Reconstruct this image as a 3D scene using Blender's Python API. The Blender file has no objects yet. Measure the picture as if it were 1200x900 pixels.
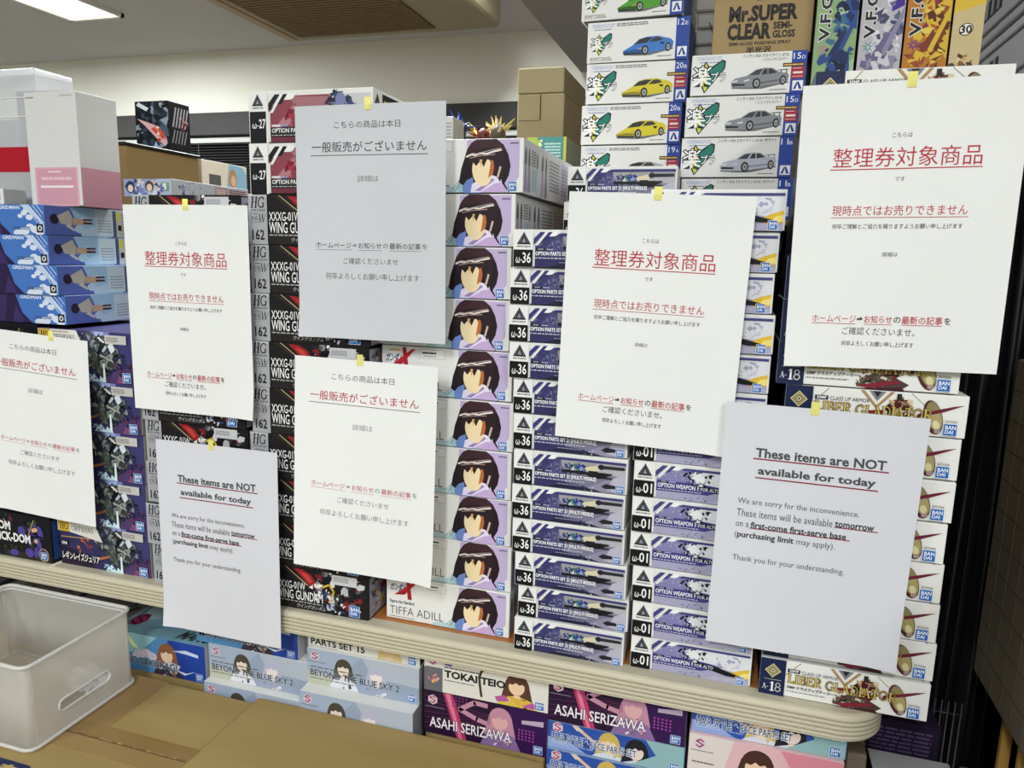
import bpy, bmesh, math, random
from mathutils import Vector, Matrix, noise

# ------------------------------------------------------------------ camera, light, exposure
SC = bpy.context.scene
COL = SC.collection
SC.view_settings.view_transform = 'Standard'
SC.view_settings.look = 'None'
SC.view_settings.gamma = 1.0
SC.view_settings.use_curve_mapping = False
SC.view_settings.exposure = 0.19

cam_d = bpy.data.cameras.new('camera')
cam_d.sensor_width = 36.0
cam_d.lens = 860.0 / 1200.0 * 36.0
cam_d.clip_start = 0.02
cam_d.clip_end = 60
cam = bpy.data.objects.new('camera', cam_d)
COL.objects.link(cam)
RX = Vector((0.95562827, 0.29349052, 0.02525697))       # camera right
RD = Vector((0.0742493, -0.15701232, -0.98480159))      # camera down
RF = Vector((-0.28506428, 0.94297956, -0.17183688))     # camera forward
m3 = Matrix((RX, -RD, -RF)).transposed()
cam.matrix_world = Matrix.Translation((0.0, -0.872, 1.25)) @ m3.to_4x4()
SC.camera = cam

world = bpy.data.worlds.new('world')
SC.world = world
world.use_nodes = True
world.node_tree.nodes['Background'].inputs[0].default_value = (0.8, 0.85, 0.9, 1)
world.node_tree.nodes['Background'].inputs[1].default_value = 0.05

CEIL = 2.54
# ceiling lamps of the shop plus added fill panels: x0, x1, y0, y1, watts
LAMPS = [(-3.80, -3.43, 1.50, 2.72, 80.0),
         (-5.90, -5.53, 1.50, 2.72, 80.0),  # added unseen panel, lifts the ceiling and back wall
         (-1.70, -0.45, 0.55, 0.90, 32.0),
         (-1.19, -0.98, 1.20, 2.20, 95.0),  # added unseen panel, brightens the back wall beside the air conditioner
         (-2.05, -1.70, -3.00, -1.75, 40.0),
         (-0.45, -0.10, -3.00, -1.75, 40.0),
         (1.25, 1.60, -3.00, -1.75, 46.0),
         (-0.45, -0.10, -4.60, -3.40, 34.0)]

# ------------------------------------------------------------------ materials
MATS = {}


def lin(c):
    c /= 255.0
    return c / 12.92 if c <= 0.04045 else ((c + 0.055) / 1.055) ** 2.4


def hexrgb(h):
    if isinstance(h, str):
        h = h.lstrip('#')
        return tuple(int(h[i:i + 2], 16) for i in (0, 2, 4))
    return h


def mat(rgb, rough=0.42, spec=0.22, metal=0.0, name=None):
    rgb = hexrgb(rgb)
    key = (rgb, rough, spec, metal)
    if key in MATS:
        return MATS[key]
    m = bpy.data.materials.new(name or 'print_%02x%02x%02x' % rgb)
    m.use_nodes = True
    b = m.node_tree.nodes['Principled BSDF']
    b.inputs['Base Color'].default_value = (lin(rgb[0]), lin(rgb[1]), lin(rgb[2]), 1)
    b.inputs['Roughness'].default_value = rough
    b.inputs['Specular IOR Level'].default_value = spec
    b.inputs['Metallic'].default_value = metal
    MATS[key] = m
    return m


def nmat(name, rgb1, rgb2, scale=8.0, rough=0.7, spec=0.3, bump=0.0, bscale=60.0, stretch=(1, 1, 1), detail=5.0):
    """surface with a slow two tone noise and an optional fine bump"""
    m = bpy.data.materials.new(name)
    m.use_nodes = True
    nt = m.node_tree
    b = nt.nodes['Principled BSDF']
    b.inputs['Roughness'].default_value = rough
    b.inputs['Specular IOR Level'].default_value = spec
    tc = nt.nodes.new('ShaderNodeTexCoord')
    mp = nt.nodes.new('ShaderNodeMapping')
    mp.inputs['Scale'].default_value = stretch
    nt.links.new(tc.outputs['Object'], mp.inputs['Vector'])
    n = nt.nodes.new('ShaderNodeTexNoise')
    n.inputs['Scale'].default_value = scale
    n.inputs['Detail'].default_value = detail
    nt.links.new(mp.outputs['Vector'], n.inputs['Vector'])
    r = nt.nodes.new('ShaderNodeValToRGB')
    r.color_ramp.elements[0].position = 0.35
    r.color_ramp.elements[1].position = 0.65
    r.color_ramp.elements[0].color = (*[lin(c) for c in hexrgb(rgb1)], 1)
    r.color_ramp.elements[1].color = (*[lin(c) for c in hexrgb(rgb2)], 1)
    nt.links.new(n.outputs['Fac'], r.inputs['Fac'])
    nt.links.new(r.outputs['Color'], b.inputs['Base Color'])
    if bump:
        n2 = nt.nodes.new('ShaderNodeTexNoise')
        n2.inputs['Scale'].default_value = bscale
        n2.inputs['Detail'].default_value = 4
        nt.links.new(mp.outputs['Vector'], n2.inputs['Vector'])
        bp = nt.nodes.new('ShaderNodeBump')
        bp.inputs['Strength'].default_value = bump
        bp.inputs['Distance'].default_value = 0.002
        nt.links.new(n2.outputs['Fac'], bp.inputs['Height'])
        nt.links.new(bp.outputs['Normal'], b.inputs['Normal'])
    return m


def glow(name, rgb, strength):
    m = bpy.data.materials.new(name)
    m.use_nodes = True
    b = m.node_tree.nodes['Principled BSDF']
    b.inputs['Base Color'].default_value = (0.9, 0.9, 0.9, 1)
    b.inputs['Emission Color'].default_value = (*[lin(c) for c in rgb], 1)
    b.inputs['Emission Strength'].default_value = strength
    return m


def plastic(name, rgb, alpha, rough, density=0.0):
    """clear or frosted plastic sheet"""
    m = bpy.data.materials.new(name)
    m.use_nodes = True
    nt = m.node_tree
    b = nt.nodes['Principled BSDF']
    b.inputs['Base Color'].default_value = (*[lin(c) for c in rgb], 1)
    b.inputs['Roughness'].default_value = rough
    tr = nt.nodes.new('ShaderNodeBsdfTransparent')
    tl = nt.nodes.new('ShaderNodeBsdfTranslucent')
    tl.inputs['Color'].default_value = (*[lin(c) for c in rgb], 1)
    m1 = nt.nodes.new('ShaderNodeMixShader')
    m1.inputs[0].default_value = density
    nt.links.new(b.outputs[0], m1.inputs[1])
    nt.links.new(tl.outputs[0], m1.inputs[2])
    m2 = nt.nodes.new('ShaderNodeMixShader')
    m2.inputs[0].default_value = alpha
    nt.links.new(tr.outputs[0], m2.inputs[1])
    nt.links.new(m1.outputs[0], m2.inputs[2])
    nt.links.new(m2.outputs[0], nt.nodes['Material Output'].inputs['Surface'])
    return m


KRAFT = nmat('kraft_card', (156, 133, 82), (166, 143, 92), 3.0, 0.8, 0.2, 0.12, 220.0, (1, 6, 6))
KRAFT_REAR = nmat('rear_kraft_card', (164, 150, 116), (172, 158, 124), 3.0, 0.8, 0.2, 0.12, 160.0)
KRAFT_DARK = nmat('dark_kraft_card', (112, 102, 86), (122, 112, 95), 3.0, 0.8, 0.2, 0.12, 160.0)  # darker, greyer brown than the other cartons
PAPER = nmat('notice_paper', (232, 232, 230), (236, 236, 234), 5.0, 0.75, 0.2, 0.05, 40.0)
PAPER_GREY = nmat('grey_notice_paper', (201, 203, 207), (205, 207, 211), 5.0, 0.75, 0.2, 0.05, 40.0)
PAPER_COOL = nmat('cool_notice_paper', (211, 211, 217), (215, 215, 221), 5.0, 0.75, 0.2, 0.05, 40.0)
BLACKBAG = nmat('black_film', (14, 14, 17), (24, 24, 28), 9.0, 0.32, 0.5, 0.3, 30.0)
GREYPL = nmat('grey_plastic', (112, 113, 116), (124, 125, 128), 6.0, 0.45, 0.4)


# ------------------------------------------------------------------ object helpers
def tag(o, label=None, cat=None, group=None, kind=None):
    if label:
        o['label'] = label
    if cat:
        o['category'] = cat
    if group:
        o['group'] = group
    if kind:
        o['kind'] = kind
    return o


def link(name, me, parent=None, loc=None, rot=None):
    o = bpy.data.objects.new(name, me)
    COL.objects.link(o)
    if parent:
        o.parent = parent
    if loc is not None:
        o.location = loc
    if rot is not None:
        o.rotation_euler = rot
    return o


class MB:
    """collects shapes with material slots into one mesh"""

    def __init__(s):
        s.bm = bmesh.new()
        s.mats = []

    def slot(s, m):
        if m not in s.mats:
            s.mats.append(m)
        return s.mats.index(m)

    def box(s, x0, x1, y0, y1, z0, z1, m, bevel=0.0, seg=1, M=None):
        ms = m if isinstance(m, (list, tuple)) else [m] * 6
        vs = [s.bm.verts.new(p) for p in ((x0, y0, z0), (x1, y0, z0), (x1, y1, z0), (x0, y1, z0),
                                          (x0, y0, z1), (x1, y0, z1), (x1, y1, z1), (x0, y1, z1))]
        # front, back, left, right, top, bottom
        idx = ((0, 1, 5, 4), (2, 3, 7, 6), (3, 0, 4, 7), (1, 2, 6, 5), (4, 5, 6, 7), (3, 2, 1, 0))
        fs = []
        for q, mm in zip(idx, ms):
            f = s.bm.faces.new([vs[i] for i in q])
            f.material_index = s.slot(mm)
            fs.append(f)
        allv = list(vs)
        if bevel > 0:
            es = list({e for f in fs for e in f.edges})
            r = bmesh.ops.bevel(s.bm, geom=es, offset=bevel, segments=seg, affect='EDGES', profile=0.5, material=-1)
            allv = list({v for v in r['verts']} | {v for f in fs if f.is_valid for v in f.verts})
        if M is not None:
            for v in allv:
                v.co = M @ v.co
        return s

    def face(s, pts, m):
        f = s.bm.faces.new([s.bm.verts.new(p) for p in pts])
        f.material_index = s.slot(m)
        return f

    def tube(s, pts, r, m, n=10, closed=False):
        pts = [Vector(p) for p in pts]
        rings = []
        N = len(pts)
        for i, p in enumerate(pts):
            if closed:
                d = pts[(i + 1) % N] - pts[i - 1]
            else:
                d = pts[min(i + 1, N - 1)] - pts[max(i - 1, 0)]
            d.normalize()
            a = Vector((0, 0, 1)) if abs(d.z) < 0.9 else Vector((1, 0, 0))
            u = d.cross(a).normalized()
            w = d.cross(u)
            rings.append([s.bm.verts.new(p + r * (math.cos(t) * u + math.sin(t) * w))
                          for t in [2 * math.pi * k / n for k in range(n)]])
        k = s.slot(m)
        rng = range(N) if closed else range(N - 1)
        for i in rng:
            a, b = rings[i], rings[(i + 1) % N]
            for j in range(n):
                f = s.bm.faces.new((a[j], a[(j + 1) % n], b[(j + 1) % n], b[j]))
                f.material_index = k
                f.smooth = True
        if not closed:
            for ring in (rings[0], rings[-1]):
                f = s.bm.faces.new(ring)
                f.material_index = k
        return s

    def ball(s, c, rx, ry, rz, m, u=14, v=8):
        r = bmesh.ops.create_uvsphere(s.bm, u_segments=u, v_segments=v, radius=1.0)
        k = s.slot(m)
        for vt in r['verts']:
            vt.co = Vector((c[0] + vt.co.x * rx, c[1] + vt.co.y * ry, c[2] + vt.co.z * rz))
        for f in {f for vt in r['verts'] for f in vt.link_faces}:
            f.material_index = k
            f.smooth = True
        return s

    def cone(s, a, b, r0, r1, m, n=10):
        a, b = Vector(a), Vector(b)
        d = (b - a).normalized()
        t = Vector((0, 0, 1)) if abs(d.z) < 0.9 else Vector((1, 0, 0))
        u = d.cross(t).normalized()
        w = d.cross(u)
        k = s.slot(m)
        R = []
        for p, r in ((a, r0), (b, r1)):
            R.append([s.bm.verts.new(p + r * (math.cos(2 * math.pi * j / n) * u + math.sin(2 * math.pi * j / n) * w))
                      for j in range(n)])
        for j in range(n):
            f = s.bm.faces.new((R[0][j], R[0][(j + 1) % n], R[1][(j + 1) % n], R[1][j]))
            f.material_index = k
        for ring in R:
            f = s.bm.faces.new(ring)
            f.material_index = k
        return s

    def mesh(s, name):
        bmesh.ops.recalc_face_normals(s.bm, faces=s.bm.faces)
        me = bpy.data.meshes.new(name)
        s.bm.to_mesh(me)
        s.bm.free()
        for m in s.mats:
            me.materials.append(m)
        return me

    def build(s, name, parent=None, loc=None, rot=None):
        return link(name, s.mesh(name), parent, loc, rot)


# ------------------------------------------------------------------ lettering
_TC = bpy.data.curves.new('type_setter', 'FONT')
_TO = bpy.data.objects.new('type_setter', _TC)
COL.objects.link(_TO)
_TCACHE = {}


def glyphs(s, off=0.0, res=2):
    key = (s, off, res)
    if key not in _TCACHE:
        _TC.body = s
        _TC.offset = off
        _TC.resolution_u = res
        bpy.context.view_layer.update()
        dg = bpy.context.evaluated_depsgraph_get()
        me = bpy.data.meshes.new_from_object(_TO.evaluated_get(dg))
        vs = [(v.co.x, v.co.y) for v in me.vertices]
        fs = [tuple(p.vertices) for p in me.polygons]
        bpy.data.meshes.remove(me)
        _TCACHE[key] = (vs, fs)
    return _TCACHE[key]


def arc(cx, cy, rx, ry, a0, a1, n=10):
    return [(cx + rx * math.cos(math.radians(a0 + (a1 - a0) * i / n)),
             cy + ry * math.sin(math.radians(a0 + (a1 - a0) * i / n))) for i in range(n + 1)]


TK, TN = 0.17, 0.06
SERIF = {   # roman capitals with serifs: advance, strokes (points, width)
    'L': (0.72, [([(.2, 0), (.2, 1)], TK), ([(.05, .03), (.68, .03)], TN), ([(.05, .97), (.36, .97)], TN), ([(.66, 0), (.66, .28)], TN)]),
    'I': (0.42, [([(.21, 0), (.21, 1)], TK), ([(.05, .03), (.37, .03)], TN), ([(.05, .97), (.37, .97)], TN)]),
    'B': (0.76, [([(.2, 0), (.2, 1)], TK), ([(.05, .03), (.42, .03)], TN), ([(.05, .97), (.42, .97)], TN), ([(.2, .53), (.42, .53)], TN),
                 (arc(.4, .75, .22, .22, 90, -90), .1), (arc(.42, .27, .25, .24, 90, -90), .12)]),
    'E': (0.72, [([(.2, 0), (.2, 1)], TK), ([(.05, .03), (.66, .03)], TN), ([(.05, .97), (.62, .97)], TN), ([(.2, .52), (.5, .52)], TN),
                 ([(.65, 0), (.65, .26)], TN), ([(.61, .76), (.61, 1)], TN), ([(.5, .42), (.5, .62)], TN)]),
    'R': (0.8, [([(.2, 0), (.2, 1)], TK), ([(.05, .03), (.37, .03)], TN), ([(.05, .97), (.42, .97)], TN), ([(.2, .5), (.42, .5)], TN),
                (arc(.4, .74, .23, .23, 90, -90), .11), ([(.38, .5), (.7, .02)], .14), ([(.62, .03), (.8, .03)], TN)]),
    'G': (0.88, [(arc(.45, .5, .36, .46, 50, 310, 18), .12), ([(.72, 0.06), (.72, .42)], .13), ([(.55, .43), (.86, .43)], TN), ([(.7, .7), (.7, .95)], TN)]),
    'A': (0.82, [([(.12, 0), (.42, 1)], TN), ([(.38, 1), (.68, 0)], .16), ([(.2, .33), (.56, .33)], TN), ([(.02, .03), (.24, .03)], TN), ([(.54, .03), (.82, .03)], TN)]),
    'D': (0.84, [([(.2, 0), (.2, 1)], TK), ([(.05, .03), (.42, .03)], TN), ([(.05, .97), (.42, .97)], TN), (arc(.38, .5, .36, .47, 90, -90, 14), .12)]),
    'T': (0.74, [([(.37, 0), (.37, 1)], TK), ([(.05, .97), (.69, .97)], TN), ([(.2, .03), (.54, .03)], TN), ([(.07, .74), (.07, 1)], TN), ([(.67, .74), (.67, 1)], TN)]),
    'O': (0.92, [(arc(.46, .5, .36, .46, 0, 360, 22), .12)]),
    'H': (0.86, [([(.2, 0), (.2, 1)], TK), ([(.66, 0), (.66, 1)], TK), ([(.2, .52), (.66, .52)], TN), ([(.05, .03), (.35, .03)], TN),
                 ([(.05, .97), (.35, .97)], TN), ([(.51, .03), (.81, .03)], TN), ([(.51, .97), (.81, .97)], TN)]),
    'P': (0.74, [([(.2, 0), (.2, 1)], TK), ([(.05, .03), (.37, .03)], TN), ([(.05, .97), (.42, .97)], TN), ([(.2, .46), (.42, .46)], TN), (arc(.4, .72, .23, .25, 90, -90), .11)]),
    'N': (0.86, [([(.16, 0), (.16, 1)], TN), ([(.14, 1), (.7, 0)], TK), ([(.7, 0), (.7, 1)], TN), ([(.02, .03), (.3, .03)], TN), ([(.02, .97), (.22, .97)], TN), ([(.56, .97), (.84, .97)], TN)]),
    'S': (0.66, [(arc(.34, .73, .22, .23, 40, 270, 10) + arc(.34, .27, .24, .24, 90, -140, 10), .11)]),
    'W': (1.1, [([(.05, 1), (.3, 0)], TK), ([(.3, 0), (.55, 1)], TN), ([(.5, 1), (.78, 0)], TK), ([(.78, 0), (1.05, 1)], TN)]),
    '1': (0.5, [([(.26, 0), (.26, 1)], .2), ([(.05, .03), (.46, .03)], TN), ([(.05, .88), (.24, .97)], TN)]),
    '8': (0.66, [(arc(.33, .74, .2, .22, 0, 360, 16), .12), (arc(.33, .27, .25, .25, 0, 360, 16), .13)]),
    '-': (0.4, [([(.05, .4), (.35, .4)], .1)]),
    ' ': (0.35, []),
}


class Art:
    """a printed face w x h millimetres, origin lower left; shapes stack in thin layers"""

    def __init__(s, w, h, seed=1):
        s.w, s.h = w, h
        s.parts = {}
        s.cur = 'front_artwork'
        s.n = 0
        s.rng = random.Random(seed)

    def part(s, name):
        s.cur = name
        return s

    def raw(s, vs, fs, col, rough=0.42, metal=0.0):
        s.n += 1
        s.parts.setdefault(s.cur, []).append((vs, fs, mat(col, rough, 0.2, metal), s.n))

    def clip(s, pts):
        for ax, lim, sg in ((0, 0.3, 1), (0, s.w - 0.3, -1), (1, 0.3, 1), (1, s.h - 0.3, -1)):
            out = []
            for i, p in enumerate(pts):
                q = pts[i - 1]
                pi, qi = (p[ax] - lim) * sg >= 0, (q[ax] - lim) * sg >= 0
                if pi != qi:
                    t = (lim - q[ax]) / (p[ax] - q[ax])
                    out.append((q[0] + t * (p[0] - q[0]), q[1] + t * (p[1] - q[1])))
                if pi:
                    out.append(p)
            pts = out
            if len(pts) < 3:
                return None
        return pts

    def poly(s, pts, col, **k):
        p = s.clip([tuple(map(float, q)) for q in pts])
        if p and len(p) >= 3:
            s.raw(p, [tuple(range(len(p)))], col, **k)
        return s

    def fpoly(s, pts, col, **k):
        return s.poly([(x * s.w, y * s.h) for x, y in pts], col, **k)

    def rect(s, x0, y0, x1, y1, col, **k):
        return s.poly([(x0, y0), (x1, y0), (x1, y1), (x0, y1)], col, **k)

    def frect(s, x0, y0, x1, y1, col, **k):
        return s.rect(x0 * s.w, y0 * s.h, x1 * s.w, y1 * s.h, col, **k)

    def rrect(s, x0, y0, x1, y1, r, col):
        p = arc(x1 - r, y1 - r, r, r, 0, 90, 4) + arc(x0 + r, y1 - r, r, r, 90, 180, 4) + \
            arc(x0 + r, y0 + r, r, r, 180, 270, 4) + arc(x1 - r, y0 + r, r, r, 270, 360, 4)
        return s.poly(p, col)

    def ell(s, cx, cy, rx, ry, col, rot=0, n=22):
        c, d = math.cos(math.radians(rot)), math.sin(math.radians(rot))
        p = []
        for i in range(n):
            a = 2 * math.pi * i / n
            x, y = rx * math.cos(a), ry * math.sin(a)
            p.append((cx + x * c - y * d, cy + x * d + y * c))
        return s.poly(p, col)

    def fell(s, cx, cy, rx, ry, col, rot=0):
        """position in fractions of the face, radii in millimetres"""
        return s.ell(cx * s.w, cy * s.h, rx, ry, col, rot)

    def stroke(s, pts, wd, col):
        for i in range(len(pts) - 1):
            (ax, ay), (bx, by) = pts[i], pts[i + 1]
            L = math.hypot(bx - ax, by - ay) or 1
            nx, ny = -(by - ay) / L * wd / 2, (bx - ax) / L * wd / 2
            ex, ey = (bx - ax) / L * wd * .2, (by - ay) / L * wd * .2
            s.poly([(ax + nx - ex, ay + ny - ey), (bx + nx + ex, by + ny + ey), (bx - nx + ex, by - ny + ey), (ax - nx - ex, ay - ny - ey)], col)
            s.n -= 1
        s.n += 1
        return s

    def fstroke(s, pts, wd, col):
        return s.stroke([(x * s.w, y * s.h) for x, y in pts], wd, col)

    def text(s, t, x0, y0, x1, y1, col, off=0.0, shear=0.0, rot=0, out=None, res=2, rough=0.42):
        """lettering fitted to a millimetre rectangle; out = (colour, thickness) draws a rim behind it"""
        vs, fs = glyphs(t, off, res)
        if not vs:
            return s
        ax, bx = min(v[0] for v in vs), max(v[0] for v in vs)
        ay, by = min(v[1] for v in vs), max(v[1] for v in vs)

        def place(vv):
            o = []
            for x, y in vv:
                u, v = (x - ax) / (bx - ax), (y - ay) / (by - ay)
                if rot == 90:
                    px, py = x1 - v * (x1 - x0), y0 + u * (y1 - y0)
                else:
                    px, py = x0 + u * (x1 - x0), y0 + v * (y1 - y0)
                    px += shear * (py - y0)
                o.append((px, py))
            return o
        if out:
            v2, f2 = glyphs(t, out[1], res)
            s.raw(place(v2), f2, out[0], rough)
        s.raw(place(vs), fs, col, rough)
        return s

    def ftext(s, t, x0, y0, x1, y1, col, **k):
        return s.text(t, x0 * s.w, y0 * s.h, x1 * s.w, y1 * s.h, col, **k)

    def serif(s, t, x0, y0, x1, y1, col, shear=0.0, grow=0.0):
        tot = sum(SERIF[c][0] for c in t)
        k, h = (x1 - x0) / tot, y1 - y0
        x = x0
        for c in t:
            adv, st = SERIF[c]
            for pts, wd in st:
                P = [(x + px * k + shear * py * h, y0 + py * h) for px, py in pts]
                s.stroke(P, wd * min(k, h * .8) + grow, col)
            x += adv * k
        return s

    def shards(s, cx, cy, rx, ry, cols, n, smin=.12, smax=.4):
        """angular mechanical looking pieces inside an ellipse"""
        r = s.rng
        for i in range(n):
            a, d = r.uniform(0, 6.283), math.sqrt(r.random())
            x, y = cx + rx * d * math.cos(a), cy + ry * d * math.sin(a)
            sz = r.uniform(smin, smax) * min(rx, ry)
            asp = r.uniform(.25, 1.0)
            t = r.uniform(0, 6.283)
            k = r.randint(3, 5)
            p = []
            for j in range(k):
                b = t + 6.283 * j / k + r.uniform(-.3, .3)
                ux, uy = sz * math.cos(b), sz * asp * math.sin(b)
                p.append((x + ux * math.cos(t) - uy * math.sin(t), y + ux * math.sin(t) + uy * math.cos(t)))
            s.poly(p, r.choice(cols))
        return s

    def fshards(s, cx, cy, rx, ry, cols, n, **k):
        return s.shards(cx * s.w, cy * s.h, rx * s.w, ry * s.h, cols, n, **k)

    def bars(s, x0, y0, x1, y1, rows, col, fill=.55, words=6):
        """lines of print far too small to read"""
        r = s.rng
        hh = (y1 - y0) / rows
        for i in range(rows):
            y = y1 - (i + .5) * hh
            x = x0
            wmax = (x1 - x0) / words * 1.5
            while x < x1 - .5:
                e = min(x1, x + r.uniform(.35, 1) * wmax)
                s.rect(x, y - hh * fill / 2, e, y + hh * fill / 2, col)
                s.n -= 1
                x = e + (x1 - x0) * .02
        s.n += 1
        return s

    def fbars(s, x0, y0, x1, y1, rows, col, **k):
        return s.bars(x0 * s.w, y0 * s.h, x1 * s.w, y1 * s.h, rows, col, **k)

    def badge(s, x0, y0, sz):
        old = s.cur
        s.part('maker_badge')
        s.rrect(x0 - .5, y0 - .5, x0 + sz + .5, y0 + sz * .98 + .5, .8, 'd8dde6')
        s.rrect(x0, y0, x0 + sz, y0 + sz * .98, .6, '1f66b4')
        s.text('BAN', x0 + sz * .12, y0 + sz * .52, x0 + sz * .93, y0 + sz * .86, 'f2f4f6', off=.02)
        s.text('DAI', x0 + sz * .12, y0 + sz * .14, x0 + sz * .75, y0 + sz * .46, 'f2f4f6', off=.02)
        return s.part(old)

    def fbadge(s, x0, y0, x1):
        return s.badge(x0 * s.w, y0 * s.h, (x1 - x0) * s.w)

    def meshes(s, O, U, V, N, base=0.00012, step=0.000007, warp=None):
        """one mesh per part; O origin, U/V unit directions, N outward normal"""
        res = []
        O, U, V, N = Vector(O), Vector(U), Vector(V), Vector(N)
        for name, items in s.parts.items():
            verts, faces, idx, mats = [], [], [], []
            for vs, fs, m, layer in items:
                if m not in mats:
                    mats.append(m)
                k = mats.index(m)
                b0 = len(verts)
                for x, y in vs:
                    p = O + U * (x * .001) + V * (y * .001) + N * (base + step * layer)
                    if warp:
                        p += N * warp(x, y)
                    verts.append(p)
                for f in fs:
                    q = tuple(b0 + i for i in f)
                    ar = 0.0
                    for i in range(len(f)):
                        a, b = vs[f[i - 1]], vs[f[i]]
                        ar += a[0] * b[1] - a[1] * b[0]
                    faces.append(q if ar >= 0 else q[::-1])
                    idx.append(k)
            me = bpy.data.meshes.new(name)
            me.from_pydata(verts, [], faces)
            for m in mats:
                me.materials.append(m)
            me.polygons.foreach_set('material_index', idx)
            me.update()
            res.append((name, me))
        return res


# ------------------------------------------------------------------ kit box faces
def art_portrait(w, h):
    a = Art(w, h, 3)
    a.fpoly([(.60, .02), (.895, .02), (.972, .30), (.972, .97), (.60, .97)], 'bfaed2')
    a.fpoly([(.64, .02), (.72, .02), (.80, .97), (.70, .97)], 'c6b6d6')
    a.fpoly([(.37, .02), (.40, .09), (.46, .13), (.52, .11), (.58, .02)], 'b9d3d6')
    a.fpoly([(.52, .11), (.55, .24), (.60, .02), (.55, .02)], '9fc0c8')
    a.ell(.645 * w, .14 * h, 12, 18, '6d87c6')
    # plain bob shaped mass, scarf shape and blank oval: a generic stand-in
    a.fpoly([(.545, .20), (.56, .45), (.585, .66), (.60, .80), (.63, .92), (.67, .985), (.81, .985), (.86, .88), (.895, .70),
             (.912, .50), (.90, .32), (.872, .18), (.91, .02), (.78, .02), (.70, .2), (.60, .10)], '241a1f')
    a.fpoly([(.585, .66), (.60, .80), (.63, .92), (.67, .985), (.81, .985), (.86, .88), (.88, .78), (.72, .74)], '3d262c')
    a.fpoly([(.575, .02), (.57, .12), (.60, .24), (.645, .30), (.66, .02)], '6d87c6')
    a.fpoly([(.63, .02), (.64, .17), (.69, .25), (.79, .33), (.845, .27), (.87, .02)], 'e4dcee')
    a.fpoly([(.70, .02), (.80, .18), (.85, .20), (.90, .02)], 'c3a9d2')
    a.fpoly([(.66, .05), (.79, .28), (.80, .24), (.70, .04)], '9a84b6')
    a.ell(.712 * w, .42 * h, 13.5, 19.5, 'eed8ae', 8)
    a.fpoly([(.755, .28), (.79, .36), (.80, .55), (.775, .64), (.765, .45)], 'b8683c')
    a.fpoly([(.60, .60), (.625, .44), (.642, .58), (.668, .50), (.70, .60), (.722, .48), (.745, .62), (.79, .60), (.80, .40),
             (.84, .20), (.865, .45), (.87, .75), (.73, .84), (.60, .74)], '2b1e23')
    a.fpoly([(.812, .26), (.83, .30), (.848, .48), (.835, .50)], 'c9b4a4')
    a.fpoly([(.692, .62), (.700, .47), (.712, .62)], 'd9a860')
    a.fstroke([(.598, .67), (.63, .71), (.66, .70), (.70, .735), (.74, .72), (.79, .76), (.845, .79)], 2.2, 'eadfd8')
    a.fstroke([(.605, .70), (.64, .735), (.68, .72), (.72, .755), (.78, .79), (.84, .82)], .9, 'b09c98')
    a.fstroke([(.62, .645), (.70, .69), (.80, .71)], 1.2, 'a58880')
    a.part('front_lettering')
    a.ftext('ガンダム', .028, .66, .165, .84, '1f2f7a', off=.03, shear=.2)
    a.fbars(.06, .88, .15, .935, 1, 'd9a43c')
    a.fpoly([(.165, .97), (.195, .97), (.215, .50), (.18, .50)], 'a3222c')
    a.fpoly([(.235, .93), (.27, .95), (.155, .60), (.065, .57)], 'b8242e')
    a.fpoly([(.09, .60), (.155, .66), (.15, .60)], '7c1a24')
    a.ftext('Figure-rise Standard', .028, .36, .235, .46, '3c3a3e', off=.02)
    a.ftext('TIFFA ADILL', .028, .13, .475, .31, '4b4a50', off=-.008)
    a.fbars(.028, .055, .24, .085, 1, '7a787c', words=9)
    a.fstroke([(.50, .08), (.55, .25)], .5, '55545a').fstroke([(.52, .05), (.56, .19)], .5, '55545a')
    a.fbars(.905, .885, .965, .925, 1, '5a5064', words=2)
    a.part('seal_sticker')
    a.frect(.303, .765, .495, .955, 'b9b7b4').frect(.306, .775, .492, .945, 'eceae6')
    a.fbars(.32, .85, .43, .91, 1, '3c3a3c', words=3).fbars(.33, .80, .43, .825, 1, '77757a', words=5)
    a.fbadge(.895, .045, .955)
    return a


def art_portrait_side(w, h):
    a = Art(w, h, 4)
    a.part('side_artwork')
    for i, (x, c) in enumerate(((10, '4a464c'), (26, '5b565c'), (66, '7b7880'), (92, '4d4950'), (112, '66636c'))):
        a.ell(x, h * .62, 4.5, h * .24, c)
        a.fpoly([((x - 7) / w, .04), ((x - 3) / w, .55), ((x + 4) / w, .55), ((x + 8) / w, .06)], ('9d86b6', '8a8792', 'c2c0c4', 'a9a1b8', '7f7c86')[i])
    a.bars(36, h * .55, 58, h * .86, 6, '6c6a70', words=5)
    a.rect(40, h * .10, 62, h * .50, '9fb4c4')
    a.bars(130, h * .2, 190, h * .85, 9, '8b8990', words=5)
    a.rect(200, h * .12, 285, h * .88, 'b9b1c6')
    a.bars(205, h * .2, 280, h * .8, 8, '8a8496', words=6)
    return a


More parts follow.
